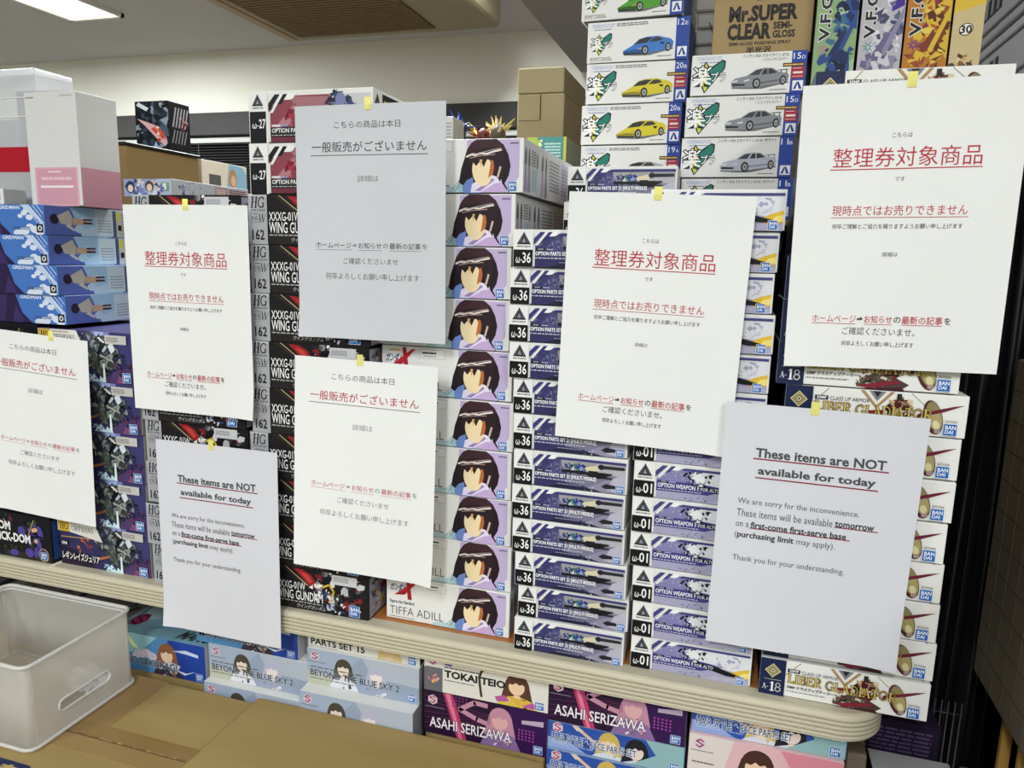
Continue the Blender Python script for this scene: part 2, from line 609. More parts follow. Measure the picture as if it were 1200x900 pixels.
def art_feather(w, h):
    a = Art(w, h, 5)
    a.frect(.165, .0, .995, 1, '1d1b1c')
    a.fpoly([(.17, .02), (.6, .02), (.17, .5)], '262322')
    a.fpoly([(.20, .99), (.23, .99), (.42, .66), (.40, .65)], '2e2a28')
    # wing like red blades and a pile of white, red and blue plates
    a.fpoly([(.33, .97), (.36, .90), (.48, .60), (.54, .68), (.49, .86), (.42, .95)], '9c2329')
    a.fpoly([(.39, .90), (.475, .66), (.505, .70), (.46, .86)], 'c4443e')
    a.fpoly([(.255, .985), (.265, .985), (.47, .60), (.46, .59)], 'b8a878')
    a.fpoly([(.47, .56), (.535, .68), (.56, .64), (.52, .52)], 'e8e4df')
    a.fpoly([(.545, .97), (.60, .99), (.60, .93), (.535, .84)], 'd8b23a')
    a.fshards(.66, .55, .15, .42, ['d9d8d6', 'b9b8ba', '8c8c92', '7a2226', '3a3c44', '23232a', '19191e', 'e9e8e4', '2a3a66', '5a5a62', '121216'], 80, smin=.10, smax=.36)
    a.fshards(.86, .55, .12, .42, ['7c2024', '8a1f25', 'c9c8c8', '5a5a60', '1f1f24', '141418', '3a3a40'], 46, smin=.10, smax=.4)
    a.fstroke([(.60, .62), (.66, .70), (.70, .55), (.66, .30)], 3, 'd4b43a')
    a.fshards(.70, .25, .10, .22, ['d9d9d9', '31343c', '2d4076', 'b9bac0', '7c2024', '17171c'], 30, smin=.15, smax=.4)
    a.part('code_panel')
    a.frect(.0, .0, .163, 1, 'a5a6aa').frect(.0, .94, .163, 1, 'b4b5b8')
    a.serif('HG', .018 * w, .735 * h, .140 * w, .955 * h, '121114', shear=.12, grow=.22)
    a.ftext('AFTER COLONY', .022, .665, .148, .71, '38373a', off=.02)
    a.ftext('ガンダム', .022, .475, .082, .575, '2a292c', shear=.2, off=.02)
    a.serif('W', .085 * w, .455 * h, .145 * w, .61 * h, '2a292c', shear=.15)
    a.fstroke([(.025, .445), (.13, .455)], .5, '3a393c').fbars(.04, .60, .085, .625, 1, '4a494c', words=4)
    a.ftext('162', .030, .09, .135, .30, '151416', off=.02)
    a.part('front_lettering')
    a.ftext('XXXG-01W', .178, .475, .445, .655, 'f1f0ee', off=.006)
    a.ftext('WING GUNDAM', .178, .235, .600, .455, 'f6f5f3', off=.006)
    a.fbars(.178, .17, .60, .215, 1, 'a9a8a8', words=14)
    a.ftext('ウイングガンダム', .36, .06, .62, .15, 'cfcdcb', shear=.4)
    a.part('seal_sticker')
    a.frect(.685, .735, .905, .955, 'c9c9cb')
    a.fbars(.70, .80, .83, .91, 3, '7f7f84', words=6)
    a.fbadge(.835, .055, .925)
    return a


def art_feather_side(w, h):
    a = Art(w, h, 6)
    a.part('side_artwork')
    a.rect(1, 1, w - 1, h - 1, '17161b')
    a.rect(3, 3, 55, h - 3, '9b98a6')
    a.shards(30, h * .5, 22, h * .40, ['d9d8dc', 'b9b8c0', '8a88a0', '6a5a92', 'a92b2e', 'd4b03c', '4a4a5a'], 40, smin=.15, smax=.5)
    a.rect(62, 6, w - 8, h - 6, '2a2930')
    a.bars(66, 10, w - 12, h - 10, 8, '8a8890', words=8)
    return a


def tri_logo(a, cx, y0, y1, small=True):
    hw = (y1 - y0) * .58
    a.poly([(cx - hw, y0), (cx + hw, y0), (cx, y1)], '2c2d33')
    a.poly([(cx - hw * .30, y0 + (y1 - y0) * .16), (cx + hw * .30, y0 + (y1 - y0) * .16), (cx, y0 + (y1 - y0) * .55)], '8d8f96')
    a.stroke([(cx - hw * .62, y0 + (y1 - y0) * .12), (cx - hw * .08, y0 + (y1 - y0) * .86)], .35, '9a9ca2')
    a.stroke([(cx + hw * .62, y0 + (y1 - y0) * .12), (cx + hw * .08, y0 + (y1 - y0) * .86)], .35, '9a9ca2')


def art_option(w, h, code, title, stripe, kind):
    a = Art(w, h, 7)
    if kind == 'missile':
        a.fpoly([(.188, .02), (.985, .02), (.985, .84), (.40, .84), (.30, .90), (.188, .60)], '7a778f')
        a.fpoly([(.188, .02), (.46, .02), (.50, .86), (.30, .9), (.188, .60)], '4a4a78')
        a.fpoly([(.188, .02), (.30, .02), (.36, .86), (.30, .9), (.188, .60)], '3c3c6c')
        a.fpoly([(.44, .50), (.985, .50), (.985, .84), (.42, .84)], 'a09c9e')
        a.fpoly([(.70, .56), (.985, .50), (.985, .80), (.74, .82)], 'b4b1b8')
        a.fpoly([(.60, .02), (.985, .02), (.985, .52), (.80, .34)], '8f8ba2')
        a.fpoly([(.82, .10), (.985, .02), (.985, .60), (.88, .44)], 'b9b5c6')
        a.fpoly([(.188, .02), (.74, .02), (.62, .16), (.188, .26)], '33325c').fpoly([(.30, .02), (.80, .02), (.72, .08), (.40, .12)], '24233e')
        a.fshards(.31, .60, .10, .22, ['3f3f66', '5a5a86', '6d6d92', '34345a', '7c7c9c'], 34)
        a.fshards(.43, .62, .06, .16, ['75728f', '5d5a78', '8d8aa2'], 14)
        a.fpoly([(.60, .66), (.74, .76), (.76, .62), (.66, .55)], 'd8cfae')
        a.fshards(.555, .63, .10, .14, ['2f3d86', '3f7a6c', 'b9bdc6', '2a2c44', '5a6ea6', '1d1f2c', '3a4680', '15161e'], 60, smin=.15, smax=.45)
        for bx, by, c in ((.475, .66, '3a4a8c'), (.50, .60, '22263c'), (.545, .68, '3f7f74'), (.575, .70, '2c3c8a'), (.60, .62, '8c9ac8'), (.625, .69, '2f3f86'), (.53, .60, 'c9ced8')):
            a.fshards(bx, by, .018, .05, [c], 5, smin=.6, smax=1.2)
        a.frect(.665, .43, .745, .60, '17171b').frect(.45, .515, .66, .56, '121216').fshards(.60, .50, .16, .06, ['1a1a20', '2c2c36', '0e0e12', '4a4a58'], 30, smin=.3, smax=.9)
        a.fpoly([(.42, .50), (.80, .48), (.86, .52), (.80, .58), (.62, .56), (.44, .57)], '1c1c22')
        a.fpoly([(.74, .74), (.80, .78), (.975, .78), (.975, .70), (.80, .69)], '1f1f24')
        a.fell(.775, .735, 4.0, 3.4, '26262b').frect(.80, .715, .97, .755, '303035')
        a.fpoly([(.73, .52), (.80, .58), (.86, .56), (.80, .42), (.74, .40)], '18181c')
        a.frect(.80, .53, .87, .575, '242428').frect(.79, .415, .87, .46, '242428')
        a.fpoly([(.78, .20), (.82, .28), (.90, .25), (.95, .22), (.90, .17), (.82, .14)], '24242a')
        a.fshards(.66, .10, .08, .08, ['d8d7de', '3a3a46', '8d8aa0'], 12)
        a.fpoly([(.40, .84), (.985, .84), (.985, .905), (.41, .905), (.385, .86)], '3c3a78')
    elif kind == 'weapon':
        a.fpoly([(.188, .02), (.985, .02), (.985, .84), (.40, .84), (.30, .90), (.188, .60)], 'a6a3be')
        a.fpoly([(.188, .48), (.46, .50), (.46, .86), (.30, .9), (.188, .60)], '8581ae')
        a.fshards(.31, .66, .11, .18, ['7a769f', '9490b4', 'a8a4c2'], 16)
        a.fpoly([(.55, .50), (.985, .30), (.985, .84), (.50, .84)], 'dcdce0')
        a.fpoly([(.188, .23), (.60, .23), (.78, .44), (.60, .50), (.188, .52)], '413f82')
        a.fshards(.80, .62, .12, .20, ['c9c7d6', 'b4b1c8', 'dedde6', 'a5a2bc'], 30, smin=.15, smax=.5)
        a.fpoly([(.80, .26), (.90, .42), (.985, .50), (.985, .22), (.90, .14)], 'e0b83a')
        a.fpoly([(.90, .24), (.93, .36), (.985, .40), (.985, .24)], 'f0dc7a')
        a.fshards(.53, .64, .13, .20, ['1b1b20', 'e6e6e8', '26262c', '3a3a70', 'c9c9d2', '101014'], 46, smin=.2, smax=.5)
        a.fpoly([(.46, .66), (.53, .82), (.58, .66), (.55, .55)], 'e4e4e6').fpoly([(.62, .72), (.70, .80), (.73, .60), (.66, .56)], 'dfe0e4')
        a.fpoly([(.47, .46), (.70, .44), (.93, .26), (.95, .20), (.80, .22), (.60, .36)], '141418')
        a.fshards(.50, .12, .10, .10, ['3c3b52', '24243a', '8d8ab0'], 16)
        a.fpoly([(.60, .02), (.70, .16), (.86, .18), (.985, .14), (.985, .02)], 'b0adc2')
        a.fshards(.80, .08, .12, .07, ['c6c4d4', '8f8ca8', '55536a'], 14)
        a.fpoly([(.40, .84), (.985, .84), (.985, .905), (.41, .905), (.385, .86)], '45447c')
    else:
        a.fpoly([(.175, .02), (.985, .02), (.985, .90), (.30, .90), (.175, .66)], 'c9c7c8')
        a.fpoly([(.175, .02), (.70, .02), (.66, .90), (.30, .90), (.175, .66)], '8a4450')
        a.fpoly([(.175, .20), (.36, .72), (.40, .70), (.26, .25)], 'a8606a')
        a.fpoly([(.20, .25), (.40, .78), (.43, .70), (.30, .25)], 'b27a86')
        a.fpoly([(.40, .62), (.66, .62), (.66, .86), (.34, .88)], 'a37078')
        a.fshards(.42, .48, .13, .26, ['7c2434', 'a83a48', '5c1c2a', 'c06a72', '431826'], 46)
        a.fpoly([(.175, .14), (.30, .36), (.34, .3), (.24, .12)], '5a4a86')
        a.fshards(.74, .62, .10, .34, ['26262c', '3c4a7c', '55565e', '1d1d22', '8288b4', '34344a'], 50, smin=.15, smax=.45)
        a.fpoly([(.58, .55), (.72, .60), (.72, .54), (.60, .50)], '2f3f76').fpoly([(.66, .84), (.74, .80), (.74, .74), (.64, .76)], '24242a')
        a.fell(.75, .78, 7.5, 9.0, '7c82ac').fpoly([(.86, .72), (.95, .58), (.94, .54), (.85, .66)], '6f9a86')
        a.frect(.178, .02, .985, .12, '6c3040').frect(.178, .115, .60, .30, '1d1a1e')
    c0 = .178 if kind != 'set' else .165
    a.fpoly([(c0, .60), (c0, .76), (c0 + .055, .93), (c0 + .095, .93)], stripe)
    a.fpoly([(c0 + .012, .58), (c0 + .10, .93), (c0 + .125, .93), (c0 + .035, .58)], 'e9e8e6')
    a.fpoly([(c0 + .075, .74), (c0 + .125, .93), (c0 + .16, .93), (c0 + .11, .76)], stripe)
    a.fpoly([(c0 + .13, .82), (c0 + .165, .95), (.40, .95), (.375, .85), (.35, .82)], 'efeeec')
    a.part('code_panel')
    a.frect(0, 0, c0 - .004, 1, 'e9e8e5')
    if kind == 'set':
        a.frect(.006, .0, c0 - .022, .615, '17171a')
        tri_logo(a, .075 * w, .72 * h, .95 * h)
        a.ftext('30MINUTES', .03, .665, .122, .70, '2c2d33', off=.03)
    else:
        a.rrect(.6, .5, (c0 - .006) * w, .465 * h, 1.0, '121214')
        tri_logo(a, .092 * w, .60 * h, .935 * h)
        a.ftext('30MINUTES MISSIONS', .032, .525, .152, .57, '2c2d33', off=.03)
    n, wd = code.split('-')
    y0, y1 = (.29, .47) if kind == 'set' else (.115, .395)
    a.ftext('ω', .026, y0, .062, y0 + (y1 - y0) * .52, 'e9e8e6', off=.01)
    a.ftext('-', .068, y0 + (y1 - y0) * .22, .080, y0 + (y1 - y0) * .32, 'e9e8e6')
    a.ftext(wd, .083, y0, .156 if kind != 'set' else .138, y1, 'f3f2f0', off=.012)
    a.part('front_lettering')
    if kind == 'missile':
        a.frect(.20, .455, .275, .51, '17171c').ftext('30MM', .215, .465, .262, .50, 'e8e8ea')
        a.fbars(.29, .465, .345, .50, 1, 'c9c8d4', words=2)
        a.ftext('OPTION PARTS SET 21 [MULTI MISSILE]', .195, .295, .735, .425, 'f8f8fa', off=.026)
        a.fbars(.195, .235, .64, .275, 1, 'd5d4de', words=20)
        a.fbars(.40, .135, .62, .165, 1, 'a9a8ba', words=10)
        a.fbadge(.908, .055, .972)
    elif kind == 'weapon':
        a.frect(.215, .475, .275, .52, '17171c').ftext('30MM', .225, .48, .265, .512, 'e8e8ea')
        a.fbars(.29, .48, .345, .515, 1, 'c9c8d4', words=2)
        a.ftext('OPTION WEAPON 1', .200, .335, .525, .455, 'eeeef2', off=.02)
        a.ftext('FOR ALTO', .545, .34, .695, .43, 'e2e2e8', off=.01)
        a.fbars(.200, .265, .55, .30, 1, 'd5d4de', words=16)
        a.fbadge(.880, .05, .945)
    else:
        a.frect(.19, .315, .262, .355, 'd9d8d6').fbars(.27, .32, .32, .35, 1, 'b9b8ba', words=2)
        a.ftext('OPTION PARTS SET 17', .19, .195, .575, .285, 'e9e8e6', off=.02)
        a.fbars(.19, .135, .56, .165, 1, 'b9b8ba', words=16)
    return a


def art_option_side(w, h):
    a = Art(w, h, 8)
    a.part('side_artwork')
    tri_logo(a, 12, h * .62, h * .92)
    a.rect(3, h * .10, 22, h * .5, '17171a')
    a.rect(26, h * .04, w - 2, h * .94, '1b1b1d')
    a.bars(30, h * .40, 62, h * .85, 6, 'a89a4a', words=4)
    a.shards(90, h * .5, 26, h * .34, ['3a3a40', '55555c', '2a2a2e', '77777c'], 24)
    return a


def art_gladiator(w, h):
    a = Art(w, h, 9)
    a.fstroke([(.16, .60), (.245, .97)], 1.0, 'a98d6a').fstroke([(.165, .60), (.25, .97)], .4, 'e0d6c6')
    for k, c in enumerate(('a98a5e', 'e6e2da', '7c7c84', '2b2830')):
        d = .03 * k
        a.fpoly([(.42 + d * .8, .98), (.61 - d * .8, .98), (.515, .56 + d * 3)], c)
    a.fstroke([(.70, .97), (.78, .70)], .8, '8d8070')
    a.fpoly([(.46, .06), (.50, .30), (.56, .42), (.64, .36), (.74, .16), (.70, .05)], '4a3f3a')
    a.fshards(.55, .24, .10, .22, ['5c5340', '8d8468', '3a332c', 'a89c7a', '6a1c28', 'cfc8b4', '2a2622'], 60, smin=.12, smax=.35)
    a.fshards(.64, .60, .07, .26, ['6a1f2c', '8a6a48', '3a2a24', 'b09a6a', '4c1620', 'd2c6a2', '221c1c'], 60, smin=.15, smax=.45)
    a.fpoly([(.62, .95), (.645, .95), (.65, .80), (.62, .80)], '2a2824')
    a.fpoly([(.47, .52), (.56, .56), (.55, .46), (.48, .44)], '7c1f2f')
    a.fpoly([(.46, .10), (.66, .26), (.70, .20), (.52, .03)], '7f2433')
    a.fpoly([(.455, .02), (.70, .10), (.72, .02)], '4a1c26')
    a.ell(.822 * w, .47 * h, 9.2, 19.5, '4c2228', 16)
    a.ell(.826 * w, .50 * h, 7.6, 16.5, '8d8258', 16)
    a.ell(.838 * w, .40 * h, 6.0, 11.5, 'a99d66', 16)
    a.ell(.842 * w, .30 * h, 3.4, 5.0, 'd8cfa0', 16)
    a.ell(.850 * w, .16 * h, 3.2, 2.6, 'a88f8a', 16)
    a.fpoly([(.735, .43), (.738, .52), (.85, .66), (.92, .74), (.978, .79), (.93, .70), (.86, .58)], '6c2232')
    a.fpoly([(.735, .43), (.86, .58), (.93, .70), (.85, .56)], 'c9b6b6')
    a.part('code_panel')
    a.frect(0, 0, .158, 1, '1a2548')
    for r, c in ((9.4, 'd6c98a'), (7.6, '1a2548'), (6.6, 'b8ac72'), (4.9, '1a2548'), (3.6, 'cfc490'), (1.6, '55522f')):
        cx, cy = .080 * w, .675 * h
        a.poly([(cx - r, cy), (cx, cy - r), (cx + r, cy), (cx, cy + r)], c)
    a.fbars(.030, .415, .135, .445, 1, 'a8a88c', words=3)
    a.serif('A-', .020 * w, .155 * h, .060 * w, .30 * h, 'e2e2e0')
    a.serif('18', .066 * w, .12 * h, .138 * w, .36 * h, 'f2f2ef', grow=.25)
    a.part('front_lettering')
    a.frect(.170, .70, .245, .80, '262434').ftext('30MF', .180, .715, .236, .785, 'f0f0ee', off=.02)
    a.ftext('CLASS UP ARMOR', .255, .70, .475, .79, '4c4a4c', off=.0)
    for g, c in ((1.2, '4a3a1e'), (0.1, 'd2b65c')):
        a.serif('LIBER', .172 * w, .42 * h, .378 * w, .66 * h, c, grow=g)
        a.serif('GLADIATOR', .402 * w, .40 * h, .815 * w, .64 * h, c, grow=g)
    a.ftext('30MF クラスアップアーマー', .172, .275, .455, .365, '3c362c', off=.03)
    a.fbars(.172, .19, .41, .225, 1, '77736c', words=12)
    a.text('5073506', .885 * w, .375 * h, .95 * w, .43 * h, '4a4a4c')
    a.fstroke([(.94, .055), (.955, .01)], .6, '55555a')
    a.fbadge(.882, .085, .950)
    return a


def art_orphan(w, h):
    a = Art(w, h, 10)
    a.frect(.0, .0, .995, 1, '322f58')
    a.fpoly([(.5, 1), (.995, 1), (.995, .40), (.72, .45)], '3c3c6c')
    a.fpoly([(.55, 1), (.76, 1), (.72, .55), (.60, .6)], '7a84ba').fpoly([(.60, 1), (.70, 1), (.68, .7), (.64, .7)], 'a4b0dc')
    a.fpoly([(.6, .0), (.995, .0), (.995, .34), (.82, .26)], '4e3a66')
    a.fpoly([(.80, .0), (.92, .0), (.90, .22), (.84, .16)], '7a4a72')
    a.fpoly([(0, .0), (.4, .0), (.3, .3), (0, .42)], '2a2036')
    a.fshards(.25, .48, .22, .18, ['8a3c2c', '4a3450', '5a4072', '322c58', 'b8683a'], 26, smin=.1, smax=.3)
    a.fpoly([(.02, .62), (.35, .655), (.35, .64), (.02, .605)], 'd8a85a')
    a.fpoly([(.22, .66), (.30, .50), (.34, .42), (.28, .58)], 'c85a34')
    a.fpoly([(.50, .0), (.57, .16), (.64, .0)], 'cfe6f0').fpoly([(.62, .0), (.66, .30), (.70, .0)], 'd8ecf6')
    a.fshards(.60, .10, .12, .10, ['a4cfe4', '7fb0d4', '4a76a4', 'd8ecf4', '3a5a86'], 26, smin=.15, smax=.5)
    a.fshards(.52, .70, .12, .26, ['23282a', '343a3c', '1a1d20', '4a4f50', '8f8f88'], 60, smin=.10, smax=.36)
    a.fshards(.69, .52, .16, .36, ['23282a', '343c3a', '15181a', '4a524c', '5a6258', '0f1214', '3a3f44', '8a9088', '6a7470'], 170, smin=.08, smax=.30)
    a.fpoly([(.745, .72), (.79, .84), (.82, .66), (.78, .58)], 'd2d6e0').fpoly([(.68, .62), (.72, .74), (.74, .70), (.70, .60)], 'b8bcc8')
    a.fpoly([(.66, .56), (.80, .44), (.79, .42), (.65, .53)], 'a8aaa4').fpoly([(.685, .38), (.70, .38), (.705, .06), (.68, .06)], 'e4eef0')
    a.fpoly([(.44, .28), (.56, .36), (.57, .32), (.46, .23)], 'a86a44').fpoly([(.66, .90), (.72, .80), (.70, .78), (.64, .88)], 'd8d6cc')
    a.fshards(.87, .34, .09, .22, ['2c2c50', '4a3a66', '7a2e3c', '22243a', '3e3a66'], 30, smin=.08, smax=.3)
    a.fell(.895, .55, 2.5, 3, '1c1e30')
    a.part('code_panel')
    a.fpoly([(.0, .75), (.13, .75), (.50, .62), (.42, 1), (.0, 1)], 'd9d6cf')
    a.frect(.008, .745, .135, .99, 'b8952e').frect(.016, .765, .128, .97, 'd4ae40')
    a.serif('HG', .024 * w, .79 * h, .120 * w, .945 * h, '2a2320', shear=.1)
    a.serif('ORP', .155 * w, .79 * h, .265 * w, .90 * h, '2c2a28')
    a.serif('HANS', .268 * w, .79 * h, .405 * w, .90 * h, '2c2a28')
    a.fbars(.15, .94, .34, .965, 1, 'a84a3a', words=5)
    a.part('front_lettering')
    a.frect(.025, .43, .105, .55, '1f1c34').ftext('034', .037, .455, .095, .525, 'e9e8e6', off=.03)
    a.ftext('レギンレイズジュリア', .035, .14, .455, .31, 'f3f1ec', off=.02, out=('1c1618', .085))
    a.part('seal_sticker')
    a.frect(.725, .775, .945, .945, 'c3c0ba')
    a.fbars(.735, .81, .86, .91, 3, '77757a', words=5)
    a.fbadge(.888, .04, .968)
    return a


def art_orphan_side(w, h):
    a = Art(w, h, 11)
    a.part('side_artwork')
    a.rect(1, 1, w - 1, h - 1, 'b4ad9c').rect(3, 3, 14, h - 3, '8f8a7c')
    a.bars(18, 8, w - 10, h - 8, 9, '8a8478', words=6)
    return a


def art_mono(w, h):
    a = Art(w, h, 12)
    a.frect(.0, .0, 1, 1, '15141a')
    a.rect(w - 105, 2, w - 5, 12, '2a2a22')
    a.shards(w - 70, 14, 40, 9, ['3a3a24', '2c2c1c', '4a4628', '1c1c14'], 40)
    a.shards(w - 92, h * .8, 10, 12, ['3c5a6a', '8a9aa4', '6a2a2a', '24303a'], 26)
    a.shards(w - 42, h * .58, 19, 24, ['1c1e22', '2e4038', '3c3260', '101014', '56468c', '26302a'], 60, smin=.15, smax=.5)
    for x, y, rx, ry, t in ((-62, .62, 8, 9, 30), (-22, .66, 6, 11, 20), (-26, .40, 5, 12, 20), (-48, .17, 9, 8, 0), (-82, .12, 10, 6, 10), (-33, .2, 5, 10, -10)):
        a.ell(w + x, h * y, rx, ry, '4f4390', t)
    for x, y in ((-36, .68), (-31, .7), (-32, .45)):
        a.ell(w + x, h * y, 4, 3.6, 'd8a878')
    a.stroke([(w - 48, h * .55), (w - 34, h * .9)], 1.4, 'd29a4a')
    a.stroke([(w - 44, h * .52), (w - 18, h * .56)], 3, '0e0e12')
    a.part('front_lettering')
    a.text('RICK DOM', w - 168, h * .60, w - 86, h * .80, 'ecebe8', off=.035)
    a.text('OR RICK-DOM', w - 150, h * .36, w - 44, h * .56, 'f0efec', off=.035)
    a.ell(w - 17, h * .17, 11, 11.5, 'b08a5a').ell(w - 17, h * .17, 9.4, 10, '2a3a70')
    a.badge(w - 23.5, h * .065, 13)
    return a


def art_mono_side(w, h):
    a = Art(w, h, 13)
    a.part('side_artwork')
    a.rect(1, 1, w - 1, h - 1, '131218')
    a.rect(3, 6, 62, h - 6, '2c4a86')
    a.shards(33, h * .45, 22, h * .3, ['8a3a2a', '24283a', '4a6ab0', '1a1c24', '3c3a70'], 26)
    a.bars(66, 8, 110, h - 8, 9, 'b4b2b0', words=6)
    a.rect(114, 6, w - 4, h - 6, '2a3a6c')
    a.poly([(118, h * .40), (150, h * .5), (w - 10, h * .55), (w - 10, h * .38), (150, h * .3)], '0e1018')
    a.rect(114, h - 9, w - 4, h - 6, 'b04a5a')
    return a


def art_sky(w, h):
    a = Art(w, h, 14)
    a.frect(0, 0, 1, 1, '4674bc')
    for x, y, r in ((-20, .18, 9), (-30, .26, 8), (-42, .12, 10), (-55, .05, 9), (-12, .10, 9), (-40, .72, 6), (-48, .62, 5), (-36, .80, 6), (-30, .58, 7)):
        a.ell(w + x, h * y, r, r * .62, 'd3dcea')
    a.poly([(w - 48, h), (w - 30, h), (w - 2, h * .42), (w - 2, h * .1), (w - 14, h * .5)], 'b8c8e2')
    a.poly([(0, 0), (w - 68, 0), (w - 88, h * .35), (w - 100, h), (0, h)], '2b2246')
    a.poly([(w - 150, 0), (w - 125, 0), (w - 116, h), (w - 140, h)], '3a2c5a')
    a.poly([(w - 110, 0), (w - 84, 0), (w - 100, h * .6)], '3d2f62')
    a.ell(w - 152, h * .35, 15, 15, 'd8a594')
    a.part('front_lettering')
    a.text('GRIDMAN', w - 90, h * .84, w - 48, h * .96, 'e2e8f2', off=.02)
    a.bars(w - 64, h * .16, w - 30, h * .28, 2, '3c5684', words=3)
    for k in range(4):
        a.stroke([(w - 38 + 8 * k, h * .98), (w - 14 + 4 * k, h * (.40 + .1 * k))], .8, 'eef1f6')
    a.rect(w - 17, h * .08, w - 4, h * .36, '16161c').ell(w - 10.5, h * .22, 4.2, 4.2, 'd8d8da').ell(w - 10.5, h * .22, 1.9, 2.4, '16161c')
    return a


def art_sky_side(w, h):
    a = Art(w, h, 15)
    a.part('side_artwork')
    a.rect(1, 1, w - 1, h - 1, '5669ae')
    a.poly([(46, h), (w - 50, h), (w - 40, 0), (66, 0), (60, h * .4)], '9dc0d6')
    for x, y, r in ((62, .25, 9), (74, .12, 10), (90, .18, 12), (70, .55, 8), (104, .62, 9)):
        a.ell(x, h * y, r, r * .7, 'b4cede')
    # a plain lying shape in pale and dark print
    a.ell(17, h * .55, 8, 8, '2a2438').poly([(22, h * .66), (44, h * .88), (50, h * .62), (48, h * .36), (28, h * .40)], 'b9b3a4')
    a.poly([(36, h * .34), (52, h * .16), (54, h * .22), (42, h * .40)], 'c9c2b0')
    a.poly([(50, h * .62), (78, h * .60), (78, h * .42), (50, h * .38)], 'c2a489')
    a.rect(70, h * .43, 88, h * .5, '4a2a32').rect(70, h * .55, 88, h * .61, '4a2a32')
    a.rect(94, 2, 130, h - 2, 'c3d3d8')
    a.bars(99, h * .14, 126, h * .64, 5, '8c9aa4', fill=.4, words=7)
    a.rect(130.5, 1, 137, h - 1, '4a5670')
    a.rect(137, 1, w - 1, h - 1, 'b9bcb8')
    a.rect(139, h * .60, 146, h * .95, 'cdd03a').rect(140.5, h * .26, 148, h * .46, '1c1c20')
    a.bars(150, h * .1, w - 3, h * .9, 7, '8a8d8c', words=2)
    return a


def wakaba(a, x, y, s, small=False):
    """yellow and green chevron mark with the two word title over it"""
    a.poly([(x + 2.4 * s, y + 1.6 * s), (x + 2.4 * s, y + 9.6 * s), (x + 3.6 * s, y + 11.6 * s), (x + 5.4 * s, y + 9 * s), (x + 10 * s, y + 12 * s), (x + 11.4 * s, y + 11.4 * s), (x + 11.2 * s, y + 8.4 * s), (x + 3.6 * s, y - .8 * s)], '16241f')
    a.poly([(x + 2.9 * s, y + 2 * s), (x + 2.9 * s, y + 9.4 * s), (x + 3.7 * s, y + 10.8 * s), (x + 5 * s, y + 8.4 * s), (x + 5 * s, y + 1.4 * s), (x + 3.7 * s, y - .1 * s)], 'd6cf3e')
    a.poly([(x + 4.4 * s, y + .8 * s), (x + 4.4 * s, y + 7.2 * s), (x + 9.8 * s, y + 11.4 * s), (x + 10.8 * s, y + 11 * s), (x + 10.8 * s, y + 8.6 * s)], '1f7868')
    a.text('楽', x - 1.2 * s, y + 2.2 * s, x + 6.2 * s, y + 9.8 * s, 'f6f6f3', off=.006, out=('151518', .055))
    a.text('プラ', x + 6.0 * s, y + 3.6 * s, x + 11.6 * s, y + 7.2 * s, 'f6f6f3', off=.006, out=('151518', .055))


